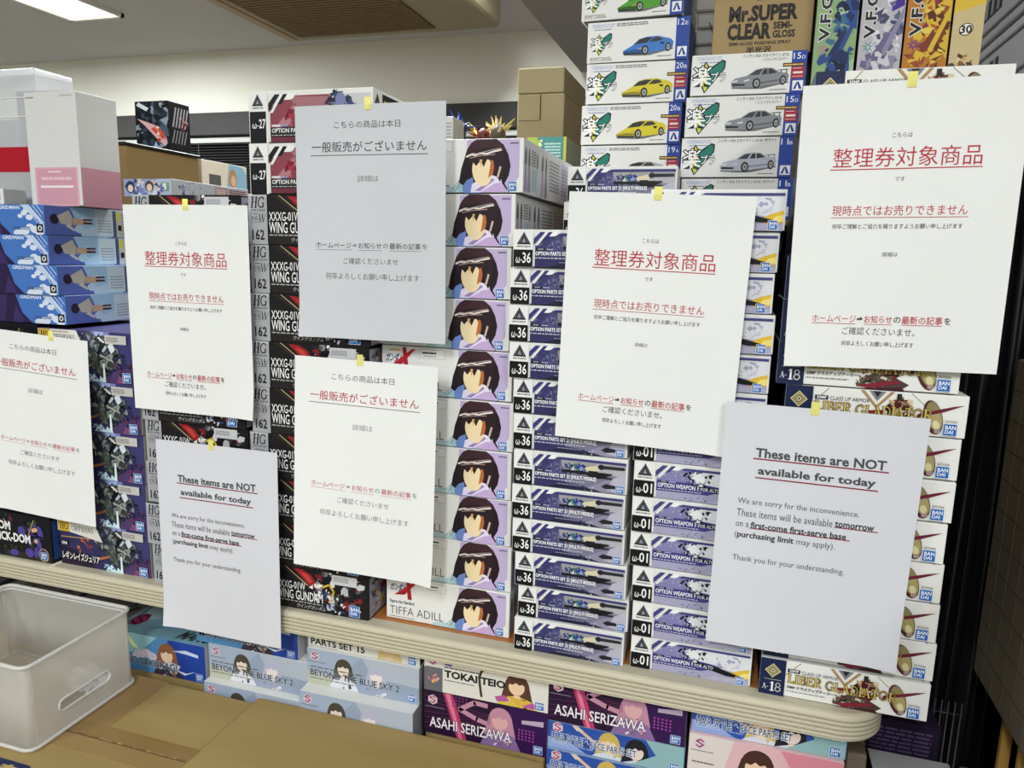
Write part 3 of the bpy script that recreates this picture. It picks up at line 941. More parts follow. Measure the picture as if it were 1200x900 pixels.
def car_print(a, x, y, s, body, dark, kind):
    """three-quarter view of a car; s = millimetres per unit, 14 units long"""
    P = lambda pts: [(x + px * s, y + py * s) for px, py in pts]
    a.poly(P([(.2, -.1), (4.6, -.35), (7.4, -.35), (13.6, .9), (13.6, 1.2), (.4, .5)]), '6c6c6e')
    if kind == 'wedge':
        a.poly(P([(.0, .5), (.15, 1.1), (2.6, 2.4), (4.4, 3.9), (6.4, 4.4), (9.4, 4.5), (12.9, 3.6), (13.7, 2.8), (13.5, 1.3), (12.6, .9), (7.2, .3), (5.2, .1), (.6, .15)]), body)
        a.poly(P([(3.0, 2.6), (4.6, 3.85), (6.4, 4.25), (8.1, 4.2), (6.5, 2.9)]), '30302c')
        a.poly(P([(7.1, 3.0), (8.5, 4.15), (9.9, 4.2), (10.9, 3.4), (9.2, 3.1)]), '3a3a34')
        a.poly(P([(10.0, 2.9), (11.2, 2.9), (11.0, 2.2), (10.4, 2.4)]), '26261f')
        a.poly(P([(.1, .9), (3.0, 1.3), (6.0, 1.0), (6.0, .6), (.2, .5)]), dark)
        a.poly(P([(.1, .5), (5.2, .5), (5.2, .1), (.6, .1)]), '1e1e1c')
        a.poly(P([(4.0, 1.55), (5.2, 1.7), (5.2, 1.45), (4.2, 1.35)]), 'd6873a')
    else:
        a.poly(P([(.1, .5), (.1, 1.6), (1.0, 2.3), (3.8, 2.9), (5.8, 4.2), (7.8, 4.6), (9.6, 4.5), (11.6, 3.4), (13.2, 3.2), (13.6, 2.6), (13.5, 1.4), (12.8, 1.0), (7.2, .3), (5.2, .1), (.7, .15)]), body)
        a.poly(P([(4.2, 2.95), (6.0, 4.15), (7.4, 4.35), (6.6, 3.0)]), '3c3d40')
        a.poly(P([(7.1, 3.05), (7.8, 4.3), (9.5, 4.3), (10.9, 3.4), (9.2, 3.1)]), '323336')
        a.stroke(P([(8.7, 3.05), (8.6, 4.35)]), .25 * s, body)
        a.poly(P([(11.0, 4.0), (13.3, 4.1), (13.4, 3.85), (11.1, 3.8)]), dark)
        a.poly(P([(11.6, 3.8), (11.9, 3.8), (11.9, 3.3), (11.6, 3.3)]), dark).poly(P([(12.9, 3.9), (13.1, 3.9), (13.2, 3.0), (12.9, 3.0)]), dark)
        a.poly(P([(.3, 1.7), (1.6, 1.9), (1.6, 1.5), (.3, 1.35)]), 'd4d6d8').poly(P([(3.0, 1.75), (4.4, 2.1), (4.4, 1.7), (3.2, 1.45)]), 'd4d6d8')
        a.poly(P([(.3, 1.1), (3.4, .95), (3.4, .5), (.4, .5)]), '2a2b2e')
        a.poly(P([(6.6, 1.2), (12.0, 1.8), (12.0, 1.5), (6.6, .8)]), dark)
    for wx, wy, rx, ry in ((6.1, 1.0, .95, 1.25), (12.3, 1.5, .75, 1.15)):
        a.ell(x + wx * s, y + wy * s, rx * s, ry * s, '1d1d1e')
        a.ell(x + (wx + .05) * s, y + wy * s, rx * .62 * s, ry * .66 * s, '9a9a9c')
        a.ell(x + (wx + .05) * s, y + wy * s, rx * .2 * s, ry * .22 * s, '38383a')


def art_car(w, h, code, body, dark, kind, title, seal, easy):
    a = Art(w, h, 16)
    car_print(a, .36 * w, .17 * h, .036 * w if easy else .0365 * w, body, dark, kind)
    a.part('front_lettering')
    s = .0165 * w
    if easy:
        wakaba(a, .06 * w, .22 * h, s * 1.0)
        a.ftext('EASY MODEL', .035, .07, .25, .145, 'e8e6e0', off=.03, out=('1d1d20', .10))
    else:
        wakaba(a, .045 * w, .12 * h, s * 1.38)
    a.ftext('THE☆SNAP KIT', .045, .86, .27, .955, 'eceef4', off=.02, out=('6a78b0', .07))
    a.fbars(.07, .79, .24, .825, 1, '6a78b0', words=6)
    if title:
        a.ftext(title[0], title[2], .875, .845, .955, '3c3c3e', off=.01)
        if title[1]:
            a.ftext(title[1], .62, .78, .835, .855, '3c3c3e', off=.01)
    else:
        a.fbars(.29, .86, .60, .945, 2, '77777a', words=7)
    a.fbars(.70, .09, .84, .12, 1, '5a5a5c', words=3)
    a.part('code_panel')
    a.frect(.872, 0, 1, 1, '24449a')
    a.ftext(code[:-1], .885, .80, .948, .94, 'eef0f4', off=.0)
    a.ftext(code[-1], .957, .80, .984, .88, 'eef0f4')
    a.frect(.892, .07, .982, .30, 'e9eaec')
    a.fpoly([(.900, .10), (.920, .10), (.935, .22), (.928, .27)], '1c3a8c').fpoly([(.974, .10), (.950, .10), (.930, .27), (.945, .27)], '1c3a8c')
    if seal:
        a.part('seal_sticker')
        a.frect(.80, .63, .985, .715, '4a3418').fbars(.81, .645, .975, .70, 1, 'd8b45c', words=4)
        a.frect(.875, .35, .985, .62, 'a8232e').fbars(.89, .44, .97, .53, 1, 'ecd8d8', words=2)
        a.fbars(.885, .385, .975, .41, 1, 'e2c2c4', words=3).fbars(.885, .57, .96, .60, 1, 'e2c2c4', words=3)
    return a


def art_girl_blocks(w, h, bg, stripes, heads, title, tcol, tbox, outl=None, sub=None, hexa='b03a62', extra=None, seed=20, bold=.012):
    """cover print with generic soft silhouettes (no faces) and the printed title"""
    a = Art(w, h, seed)
    a.frect(0, 0, 1, 1, bg)
    for pts, c in stripes:
        a.fpoly(pts, c)
    for cx, cy, r, hair, skin, body in heads:
        # shoulders, hair mass, plain oval
        X, Y, q = cx * w, cy * h, r * w
        a.poly([(X - q * 1.05, Y + q * .3), (X - q * 1.5, Y - q * 1.7), (X - q * .9, Y - q * 2.6), (X + q * .9, Y - q * 2.6), (X + q * 1.45, Y - q * 1.6), (X + q * 1.05, Y + q * .3)], hair)
        a.poly([(X - q * 1.9, -1), (X - q * 1.3, Y - q * 1.55), (X - q * .3, Y - q * 1.2), (X + q * .3, Y - q * 1.2), (X + q * 1.3, Y - q * 1.5), (X + q * 2.0, -1)], body)
        a.poly([(X - q * .22, Y - q * .7), (X - q * .3, Y - q * 1.35), (X, Y - q * 1.6), (X + q * .3, Y - q * 1.35), (X + q * .22, Y - q * .7)], skin)
        a.ell(X, Y, q * 1.06, q * 1.12, hair)
        a.ell(X - q * .04, Y - q * .26, q * .74, q * .84, skin)
        a.poly([(X - q * .95, Y - q * .5), (X - q * .9, Y + q * .4), (X, Y + q), (X + q * .9, Y + q * .4), (X + q * .95, Y - q * .5), (X + q * .72, Y - q * .1), (X + q * .5, Y + q * .12),
                (X + q * .2, Y - q * .02), (X - q * .12, Y + q * .2), (X - q * .4, Y - q * .05), (X - q * .7, Y + q * .02)], hair)
        a.shards(X, Y - q * 2.0, q * 1.2, q * .6, [body, hair, 'd9d4d8', '6a6674'], 14, smin=.2, smax=.5)
    if extra:
        extra(a)
    a.part('front_lettering')
    if hexa:
        x, y = .075 * w, .80 * h
        hx = [(x + 8 * math.cos(math.radians(60 * k + 30)), y + 8 * math.sin(math.radians(60 * k + 30))) for k in range(6)]
        a.poly(hx, 'd2c6d2')
        a.stroke([(x + 4.5, y + 3.2), (x, y + 5.4), (x - 4.5, y + 2.6), (x + 4.2, y - 1.6), (x, y - 5.2), (x - 4.5, y - 3)], 1.9, hexa)
        a.bars(.015 * w, .615 * h, .17 * w, .65 * h, 1, '77727c', words=2)
    x0, y0, x1, y1 = tbox
    a.ftext(title, x0, y0, x1, y1, tcol, off=bold, out=outl)
    if sub:
        a.fbars(x0, y1 + .04, x0 + (x1 - x0) * .6, y1 + .10, 1, sub, words=8)
        a.fbars(x0, y0 - .09, x0 + (x1 - x0) * .5, y0 - .05, 1, sub, words=9)
    a.fbadge(.90, .05, .965)
    return a


def U_mano(a):
    a.fpoly([(.55, .30), (.70, .18), (.74, .34), (.62, .42)], 'cfc6d2')
    for x, y, r in ((.30, .48, 9), (.38, .52, 10), (.44, .46, 9), (.26, .40, 7)):
        a.ell(x * a.w, y * a.h, r, r * .8, 'c9c2cc')
    a.fshards(.36, .48, .10, .10, ['e2dce4', 'a89cb4', 'd4ccd8'], 14)
    a.fpoly([(.68, .22), (.78, .12), (.90, .28), (.80, .18)], 'd9e4f2')
    a.fpoly([(.66, .72), (.80, .80), (.93, .74), (.93, .66), (.80, .70)], 'c3d2ea')


def U_teio(a):
    a.frect(0, 0, .155, .62, '6a696e')
    a.fpoly([(.165, .75), (.22, .72), (.31, 1), (.25, 1)], '6a68ac')
    a.fshards(.075, .36, .05, .12, ['e0b83a', 'e07a9a', 'e8a0b4', 'd85a8a'], 22)
    a.stroke([(.475 * a.w, .10 * a.h), (.462 * a.w, .36 * a.h), (.455 * a.w, .60 * a.h), (.475 * a.w, .78 * a.h), (.56 * a.w, .88 * a.h), (.70 * a.w, .86 * a.h)], 3.6, '4a3430')
    a.fpoly([(.58, .18), (.66, .26), (.70, .12), (.60, .06)], 'b85a9a').fpoly([(.68, .26), (.78, .04), (.86, .04), (.84, .2)], 'd8b04a')
    a.fpoly([(.80, .06), (.88, .20), (.92, .08), (.88, .02)], 'b85a9a')


def U_asahi(a):
    for k in range(7):
        a.fstroke([(.0, .1 + .13 * k), (.55, .5 + .03 * k)], .7, '6a3458')
    a.fpoly([(.16, 1), (.24, 1), (.36, .0), (.28, .0)], 'b83a66').fpoly([(.18, 1), (.215, 1), (.325, .0), (.30, .0)], 'd87a98')
    for i in range(5):
        for j in range(4):
            a.ell((.24 + .028 * i) * a.w, (.95 - .07 * j) * a.h, 1.3, 1.3, '8a3a7a')
            a.ell((.78 + .028 * i) * a.w, (.52 - .07 * j) * a.h, 1.3, 1.3, 'b04aa8')
    a.stroke([(.52 * a.w, .90 * a.h), (.42 * a.w, .92 * a.h), (.30 * a.w, .70 * a.h), (.44 * a.w, .55 * a.h), (.52 * a.w, .5 * a.h)], 7, 'c08aa0')
    a.fpoly([(.80, .74), (.97, .80), (.97, .68), (.80, .66)], 'b9a6c0')


def U_hair(a):
    a.fpoly([(.62, 0), (.80, .5), (.72, 1), (.995, 1), (.995, 0)], '8fb4b6')
    a.stroke([(.22 * a.w, .92 * a.h), (.34 * a.w, .55 * a.h), (.42 * a.w, .3 * a.h)], 4.5, 'd8b898')
    a.fpoly([(.18, .98), (.22, .80), (.27, .84), (.22, 1)], 'dcc8b4')
    a.fpoly([(.0, .0), (.30, .0), (.16, .34), (.0, .4)], '8fa4d4')


KIT = {}


def kit(name, w, h, d, faces, front=None, side=None, top=None, bevel=0.8):
    """w,h,d in millimetres. faces: colours front, back, left, right, top, bottom"""
    mb = MB()
    ms = [mat(c, 0.38, 0.25) for c in faces]
    # lid over an inset dark foot, added as a shadow line between boxes
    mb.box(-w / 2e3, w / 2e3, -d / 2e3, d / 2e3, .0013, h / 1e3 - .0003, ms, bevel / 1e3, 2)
    mb.box(-w / 2e3 + .003, w / 2e3 - .003, -d / 2e3 + .003, d / 2e3 - .003, 0, .002, mat('4a4846', .6))
    body = mb.mesh(name + '_body')
    ch = []
    if front:
        ch += front.meshes((-w / 2e3, -d / 2e3, 0), (1, 0, 0), (0, 0, 1), (0, -1, 0))
    if side:
        ch += side.meshes((w / 2e3, -d / 2e3, 0), (0, 1, 0), (0, 0, 1), (1, 0, 0))
    if top:
        ch += top.meshes((-w / 2e3, -d / 2e3, h / 1e3 - .0003), (1, 0, 0), (0, 1, 0), (0, 0, 1))
    KIT[name] = (body, ch, w / 1e3, h / 1e3, d / 1e3)


WH, BK = 'e4e3df', '17161a'
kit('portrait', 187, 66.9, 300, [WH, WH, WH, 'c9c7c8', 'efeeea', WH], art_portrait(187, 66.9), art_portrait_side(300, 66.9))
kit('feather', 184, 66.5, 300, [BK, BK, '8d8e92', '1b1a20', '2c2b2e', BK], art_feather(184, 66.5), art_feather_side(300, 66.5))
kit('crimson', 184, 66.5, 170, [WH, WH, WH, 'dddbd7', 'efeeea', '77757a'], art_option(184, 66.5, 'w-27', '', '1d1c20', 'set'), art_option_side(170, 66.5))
kit('indigo', 148, 46.5, 95, [WH, WH, WH, 'cfced0', 'efeeea', '77757a'], art_option(148, 46.5, 'w-36', '', '3a3878', 'missile'))
kit('lilac', 150, 46.6, 100, [WH, WH, WH, '4a484e', 'efeeea', '77757a'], art_option(150, 46.6, 'w-01', '', '45447c', 'weapon'))
kit('gold', 187, 48.5, 130, ['e9e8e3', WH, '1a2548', 'dddcd6', 'efeeea', 'b9b8b4'], art_gladiator(187, 48.5))
kit('violet', 184, 79, 230, ['322f58', BK, '1f2448', 'b9b2a2', '3a3860', BK], art_orphan(184, 79), art_orphan_side(230, 79))
kit('mono', 300, 80, 190, [BK, BK, BK, '1b1e34', '26252c', BK], art_mono(300, 80), art_mono_side(190, 80))
kit('sky', 260, 45.8, 165, ['4674bc', 'b9bcc0', '2b2246', '5669ae', '9db4d4', '8a96a8'], art_sky(260, 45.8), art_sky_side(165, 45.8))
CARS = {
    'car_green': ('12D', '4f9a2c', '2c5a1c', 'wedge', None, False, True),
    'car_blue': ('12E', '3c78c0', '24508c', 'wedge', None, False, True),
    'car_yellow': ('20B', 'd2c22c', '8d8420', 'wedge', None, True, False),
    'car_silver': ('19A', 'a6a8ac', '6a6c70', 'wedge', None, True, False),
    'car_grey': ('15D', '85878b', '5a5c60', 'saloon', ('ニッサン R33 スカイライン GT-R', '/ ソニックシルバー', .45), True, False),
    'car_white': ('11B', 'b4b8c6', '84889a', 'saloon', ('ニッサン R34 スカイライン GT-R / ホワイト', '', .33), False, False),
}
for k, v in CARS.items():
    hh = 53.5 if v[4] else 57.2
    kit(k, 146, hh, 100, [WH, WH, WH, '24449a', 'e9e8e4', WH], art_car(146, hh, *v))

SKYBLUE = [([(.0, 1), (.5, 1), (.2, .0), (0, 0)], 'a0aec4'), ([(.5, 1), (1, 1), (1, .45), (.6, .5)], 'b0b8c6'), ([(0, 0), (.35, 0), (.2, .3), (0, .35)], 'b9bba8')]
BEYOND_HEADS = [(.335, .60, .070, '4a463c', 'e6d6c8', 'd9dbe2'), (.63, .58, .072, 'b4b6cc', 'e8dcd6', '9aa2b8')]
kit('meadow', 185, 57.8, 200, ['a3aebe', WH, 'b0b8c4', '9aa0a8', 'e2e4e0', WH],
    art_girl_blocks(185, 57.8, '95a2b8', SKYBLUE, BEYOND_HEADS, 'BEYOND THE BLUE SKY 2', '22222a', (.03, .24, .83, .42), ('c3cbd6', .04), '6a6a60'))
kit('ocean', 185, 65.5, 230, ['3a5ea6', WH, '8fb4c4', 'c6c8cc', '79a4b4', WH],
    art_girl_blocks(185, 65.5, '4f86b4', [([(.5, 0), (1, 0), (1, 1), (.62, 1)], '25439a'), ([(0, .4), (.3, .5), (.5, 1), (0, 1)], '8ab6c0'), ([(.12, .95), (.24, .62), (.30, .60), (.18, .98)], 'cfdca4')],
                    [(.60, .62, .085, '8a5c3c', 'e8c6ac', '3a3440')], 'MANO SAKURAGI', '15151c', (.03, .17, .70, .37), ('b9c6d6', .045), None, None, U_mano),
    None, None)
ta = Art(185, 230, 31)
ta.part('top_artwork')
ta.rect(1, 1, 184, 229, '79a4b4')
ta.poly([(20, 40), (150, 90), (120, 120), (10, 90)], '9cc0c8').poly([(60, 20), (180, 70), (184, 110), (90, 60)], '5f90a8')
hx0 = [(22 + 15 * math.cos(math.radians(60 * k)), 42 + 22 * math.sin(math.radians(60 * k))) for k in range(6)]
ta.poly(hx0, '8d2a52').stroke([(30, 52), (22, 58), (13, 48), (31, 36), (22, 26), (13, 34)], 3.4, '2a2028')
ta.bars(6, 10, 12, 90, 12, '3a4650', words=1)
ta.text('MANO', 120, 8, 182, 34, '22252c', shear=.3, off=.03)
for k, (nm, me) in enumerate(ta.meshes((-.0925, -.115, .0652), (1, 0, 0), (0, 1, 0), (0, 0, 1))):
    KIT['ocean'][1].append((nm, me))
kit('golden', 185, 32, 200, ['c6c4b8', WH, WH, '2a2a30', 'dddbd2', WH],
    art_girl_blocks(185, 32, 'd2d0c8', [], [(.74, .70, .075, 'c9b47a', 'd8b898', 'c9bea4')], 'PARTS SET 15', '222226', (.03, .14, .52, .48), None, '55555a', None, bold=.03))
kit('derby', 185, 63, 200, ['dddad0', WH, WH, '5a6a3a', 'e4e2d8', WH],
    art_girl_blocks(185, 63, 'dedbd2', [], [(.755, .58, .085, '5a3c30', 'ecc9a8', 'd8c04a')], 'TOKAI TEIO', '222226', (.17, .42, .665, .62), None, '55555a', 'a8345c', U_teio, bold=.04))
kit('neon', 185, 68, 200, ['2a1830', WH, '2a1830', 'b9b6ba', '3a2440', WH],
    art_girl_blocks(185, 68, '2a1733', [([(.6, 0), (1, 0), (1, 1), (.7, 1)], '34184c')], [(.63, .66, .085, 'c08aa0', 'd8a8a8', '8a6a9a')],
                    'ASAHI SERIZAWA', 'f0e6ee', (.05, .16, .72, .40), ('1c0f22', .05), None, 'c03a62', U_asahi))
kit('styling', 185, 40, 200, ['3458a8', WH, '2a4a9a', 'b4c0c8', '8fa8c0', WH],
    art_girl_blocks(185, 40, '2f52a4', [], [(.46, .62, .07, 'cdb05a', 'e8cdb0', 'cfd8e4'), (.66, .55, .075, '22222a', 'e4d0c6', 'c6d2e2')],
                    'HAIR STYLE & FACE PARTS SET', '2f3e66', (.03, .26, .66, .52), ('dfe6f2', .07), 'b4c4e4', 'c03a52', U_hair))
kit('blossom', 185, 62, 200, ['e2b6b8', WH, 'e0d2cc', 'e0d2cc', 'e8c6c8', WH],
    art_girl_blocks(185, 62, 'e0b4b8', [([(0, 0), (.22, 0), (.30, 1), (0, 1)], 'ddd2cc'), ([(.7, .5), (1, .6), (1, 1), (.6, 1)], 'd98a98')],
                    [(.46, .56, .10, '4a2c24', 'ecc8a8', 'e8d4cc')], '', '2a2426', (.03, .16, .28, .30), None, '6a5a5a', 'a8345c'))


def place(kindn, x, y, z, yaw, label, group=None, edge='left', cat='kit box', name='model_kit_box', pitch=0.0):
    """x is the front face's left or right edge, y the front face"""
    body, ch, w, h, d = KIT[kindn]
    ya = math.radians(yaw)
    cx = x + (w / 2 if edge == 'left' else -w / 2)
    o = link(name, body, None, (cx - math.sin(ya) * d / 2, y + math.cos(ya) * d / 2, z), (pitch, 0, ya))
    tag(o, label, cat, group)
    for nm, me in ch:
        link(nm, me, o)
    return o


# ------------------------------------------------------------------ room shell
XL, XR, YF, YB = -7.0, 2.6, -5.0, 3.5
CONC = nmat('floor_vinyl', (120, 116, 108), (134, 130, 122), 2.0, 0.5, 0.4)
WALL = nmat('cream_wall', (208, 207, 194), (213, 212, 199), 1.2, 0.85, 0.2, 0.05, 90.0)
CEILM = nmat('ceiling_paint', (168, 166, 164), (174, 172, 170), 1.0, 0.9, 0.2, 0.05, 60.0)
BEAMM = nmat('beam_paint', (124, 122, 120), (129, 127, 125), 1.0, 0.9, 0.2)


def struct(name, mb):
    return tag(mb.build(name), kind='structure')


struct('floor', MB().box(XL, XR, YF, YB, -.1, 0, CONC))
struct('ceiling', MB().box(XL, XR, YF, YB, CEIL, CEIL + .1, CEILM))
struct('wall_left', MB().box(XL - .1, XL, YF, YB, 0, CEIL, WALL))
struct('wall_right', MB().box(XR, XR + .1, YF, YB, 0, CEIL, WALL))
struct('wall_front', MB().box(XL, XR, YF - .1, YF, 0, CEIL, WALL))
wb = MB()
WX0, WX1, WZ0, WZ1 = -6.6, -0.6, 0.9, 2.15
wb.box(XL, XR, YB, YB + .12, WZ1, CEIL, WALL).box(XL, XR, YB, YB + .12, 0, WZ0, WALL)
wb.box(XL, WX0, YB, YB + .12, WZ0, WZ1, WALL).box(WX1, XR, YB, YB + .12, WZ0, WZ1, WALL)
struct('wall_back', wb)
struct('trim_1', MB().box(-.96, XR, 1.0, YB, 2.3, CEIL, BEAMM, .004))
# window in the back wall: dark night glass, grey head box, frame
WG = mat((16, 18, 20), .1, .5)
WF = mat((150, 150, 148), .4, .5)
win = tag(MB().box(WX0, WX1, YB + .08, YB + .10, WZ0, WZ1, WG).build('window_1'), kind='structure')
fr = MB()
fr.box(WX0, WX1, YB - .02, YB + .08, 2.005, WZ1, mat((60, 59, 58), .7), .003)
fr.box(WX0, WX1, YB + .03, YB + .07, 1.965, 2.0, mat((196, 196, 192), .4), .003)
for x in (-6.6, -.64):
    fr.box(x, x + .04, YB + .03, YB + .07, WZ0, 1.97, WF, .003)
fr.build('window_frame', win)
bl = MB()
for k in range(56):
    z = 1.945 - .018 * k
    bl.box(-5.05, -2.12, YB - .006, YB + .006, z, z + .0025, mat((58, 58, 58), .5))
bo = bl.build('window_blind')
tag(bo, 'dark horizontal slat blind over the back window', 'blind')
bo.location = (0, 0, 0)
MB().box(-5.05, -2.12, YB - .015, YB + .025, 1.955, 1.985, mat((170, 170, 166), .4)).build('head_rail', bo)
for x in (-4.4, -3.6, -2.8):
    MB().box(x, x + .003, YB - .016, YB - .014, .92, 1.95, mat((90, 90, 88), .5)).build('cord', bo)

# ceiling lamps, added fill panels among them
for i, (x0, x1, y0, y1, watt) in enumerate(LAMPS):
    r = bpy.data.objects.new('ceiling_light', None)
    COL.objects.link(r)
    r.location = ((x0 + x1) / 2, (y0 + y1) / 2, CEIL)
    hx, hy = (x1 - x0) / 2, (y1 - y0) / 2
    if i == 0:
        tag(r, 'bright flush ceiling light panel above the far left', 'ceiling light')
    elif i == 2:
        tag(r, 'flush ceiling light panel over the box stacks, above the photo', 'ceiling light')
    elif i == 3:
        tag(r, 'added narrow fill-light panel between the air conditioner and the beam, above the photo', 'ceiling light')
    elif i == 1:
        tag(r, 'added flush fill-light panel far left outside the photo', 'ceiling light')
    else:
        tag(r, 'flush ceiling light panel over the aisle behind the photographer', 'ceiling light', 'aisle ceiling light panels')
    f = MB()
    for a, b, c, d in ((-hx, hx, -hy, -hy + .02), (-hx, hx, hy - .02, hy), (-hx, -hx + .02, -hy, hy), (hx - .02, hx, -hy, hy)):
        f.box(a, b, c, d, -.02, 0, mat((215, 215, 210), .4))
    f.build('frame', r)
    MB().box(-hx + .02, hx - .02, -hy + .02, hy - .02, -.012, -.004, glow('diffuser_glow', (255, 252, 225), 3.0)).build('diffuser', r)
    L = bpy.data.lights.new('tube_light', 'AREA')
    L.shape = 'RECTANGLE'
    L.size, L.size_y = hx * 2 - .05, hy * 2 - .05
    L.energy = watt
    L.color = (0.915, 0.958, 1.0)
    lo = bpy.data.objects.new('tube_light', L)
    COL.objects.link(lo)
    lo.parent = r
    lo.location = (0, 0, -.03)

# ------------------------------------------------------------------ ceiling cassette unit
ac = bpy.data.objects.new('air_conditioner', None)
COL.objects.link(ac)
ac.location = (-1.80, 2.2, CEIL)
tag(ac, 'beige cassette air conditioner with brown intake grille under the ceiling', 'air conditioner')
AB = nmat('beige_plastic', (134, 126, 98), (138, 130, 102), 2.0, .5, .4)
q = MB()
q.box(-.59, .59, -.55, .60, -.19, 0, AB, .03, 3)
q.build('housing', ac)
g = MB()
GR = mat((92, 76, 52), .7)
g.box(-.48, .28, -.48, .50, -.197, -.188, GR)
for k in range(32):
    y = -.47 + .03 * k
    g.box(-.475, .275, y, y + .012, -.200, -.196, mat((110, 92, 66), .6))
g.build('intake_grille', ac)
MB().box(.36, .54, -.48, .10, -.196, -.186, mat((28, 26, 24), .5), .003).build('louver', ac)
MB().box(-.58, -.53, -.50, .55, -.196, -.186, mat((150, 136, 108), .5), .002).build('panel_seam', ac)

# ------------------------------------------------------------------ table and lower rack
TZ = 0.725
WOOD = nmat('orange_wood', (176, 112, 58), (192, 126, 68), 3.0, .45, .4, 0, 1, (1, 14, 14))
EDGE = nmat('beige_edge', (196, 188, 164), (199, 191, 167), 2.0, .5, .3)
tb = bpy.data.objects.new('display_table', None)
COL.objects.link(tb)
tb.location = (-.7, .4, 0)
tag(tb, 'long table with orange wood top and ribbed beige edge carrying the box stacks', 'table')


def tround(x0, x1, y0, y1, r, z0, z1, m, name, parent, off=(0, 0, 0)):
    P = arc(x1 - r, y1 - r, r, r, 0, 90, 8) + arc(x0 + r, y1 - r, r, r, 90, 180, 8) + arc(x0 + r, y0 + r, r, r, 180, 270, 8) + arc(x1 - r, y0 + r, r, r, 270, 360, 8)
    mb = MB()
    k = mb.slot(m)
    a = [mb.bm.verts.new((x - off[0], y - off[1], z0)) for x, y in P]
    b = [mb.bm.verts.new((x - off[0], y - off[1], z1)) for x, y in P]
    mb.bm.faces.new(a[::-1])
    mb.bm.faces.new(b)
    for i in range(len(P)):
        mb.bm.faces.new((a[i], a[(i + 1) % len(P)], b[(i + 1) % len(P)], b[i]))
    return mb.build(name, parent)


TX0, TX1, TY1 = -2.6, .205, .95
tround(TX0 + .003, TX1 - .003, .003, TY1 - .003, .05, TZ - .034, TZ, WOOD, 'tabletop', tb, (-.7, .4))
# ribbed band round the edge
mb = MB()
prof = [(.021, TZ - .0005), (.0205, TZ + .0005), (0.0, TZ + .0005), (-.003, TZ - .001)]
for k in range(5):
    z = TZ - .004 - .0058 * k
    prof += [(-.0050, z), (-.0056, z - .0020), (-.0050, z - .0040), (-.0022, z - .0045), (-.0022, z - .0055)]
prof += [(-.003, TZ - .034), (0.002, TZ - .035)]
P = arc(TX1 - .055, .055, .055, .055, 360, 270, 10)
path = [(TX1, TY1, 1, 0)] + [(x, y, (x - (TX1 - .055)) / .055, (y - .055) / .055) for x, y in P] + [(TX0, .0, 0, -1)]
ki = mb.slot(EDGE)
rows = []
for x, y, nx, ny in path:
    rows.append([mb.bm.verts.new((x - nx * .003 - nx * pz * 1.0 + .7 - nx * 0, y - ny * .003 - ny * pz - .4, zz)) for pz, zz in prof])
for a, b in zip(rows, rows[1:]):
    for i in range(len(prof) - 1):
        f = mb.bm.faces.new((a[i], a[i + 1], b[i + 1], b[i]))
        f.material_index = ki
mb.build('ribbed_edge', tb)
STEEL = mat((70, 70, 72), .4, .5, .6)
for lx in (-1.75, .80):
    for ly in (-.08, .45):
        MB().box(lx - .015, lx + .015, ly - .015, ly + .015, 0, TZ - .034, STEEL, .003).build('leg', tb)
MB().box(-1.75, .80, .435, .465, TZ - .09, TZ - .06, STEEL).build('cross_bar', tb)

MB().box(-1.05, .875, -.38, .40, .41, .44, mat((120, 118, 112), .5), .003).build('lower_shelf', tb)

# ------------------------------------------------------------------ box stacks on the table
rnd = random.Random(11)


def ordn(i, n):
    w = ['topmost', 'second from the top', 'third from the top', 'fourth from the top', 'fifth from the top', 'sixth from the top',
         'seventh from the top', 'eighth from the top', 'ninth from the top', 'tenth from the top', 'eleventh from the top', 'twelfth from the top',
         'thirteenth from the top', 'fourteenth from the top', 'fifteenth from the top', 'sixteenth from the top']
    return 'lowest' if i == n - 1 else w[i]


def stack(kindn, xs, y, z0, desc, group, edge='left', yj=.003, yawj=.7, top_first=True, n_total=None, i0=0, yaw0=0.0):
    n = len(xs)
    nt = n_total or n
    h = KIT[kindn][3]
    for i, x in enumerate(xs):            # listed from the top down
        z = z0 + h * (n - 1 - i)
        place(kindn, x, y + rnd.uniform(-yj, yj), z, yaw0 + rnd.uniform(-yawj, yawj), '%s, %s of its stack' % (desc, ordn(i + i0, nt)), group, edge)
    return z0 + h * n


T_X = [-.2657, -.2754, -.2787, -.2781, -.2740, -.2693, -.2705, -.2700, -.2688, -.2688]
stack('portrait', T_X, .032, TZ, 'pale box with dark-haired portrait panel', 'portrait panel boxes', 'right', yawj=.35)
H_X = [-.6488, -.6496, -.6497, -.6519, -.6547, -.6600, -.6600, -.6580, -.6584]
stack('feather', H_X, .009, TZ, 'black box marked 162 beside the portrait boxes', 'black 162 boxes beside the portraits', yawj=.5)
hz = TZ + .0665 * 9
stack('crimson', [-.6455, -.6458], .010, hz + .0005, 'white box with crimson panel marked 27', 'crimson panel boxes', n_total=2)
L_X = [-.8492, -.851, -.850, -.852, -.853, -.8537, -.8571, -.8572, -.854]
stack('feather', L_X, .013, TZ, 'black box marked 162 beside the violet boxes', 'black 162 boxes beside the violet boxes', yawj=.5)
W_X = [-.2703, -.2745, -.2738, -.2720, -.2667, -.2648, -.2624, -.2635, -.2617, -.2569, -.2526, -.2556]
stack('indigo', W_X, .016, TZ, 'slim white and indigo box marked 36', 'slim indigo boxes', yawj=.4)
O_X = [-.1055, -.1093, -.1113, -.1068, -.1076, -.108, -.1094, -.1073, -.1074, -.1077, -.1020, -.0994, -.0992]
stack('lilac', O_X, .020, TZ, 'slim white and lilac box marked 01', 'slim lilac boxes', yawj=.4)
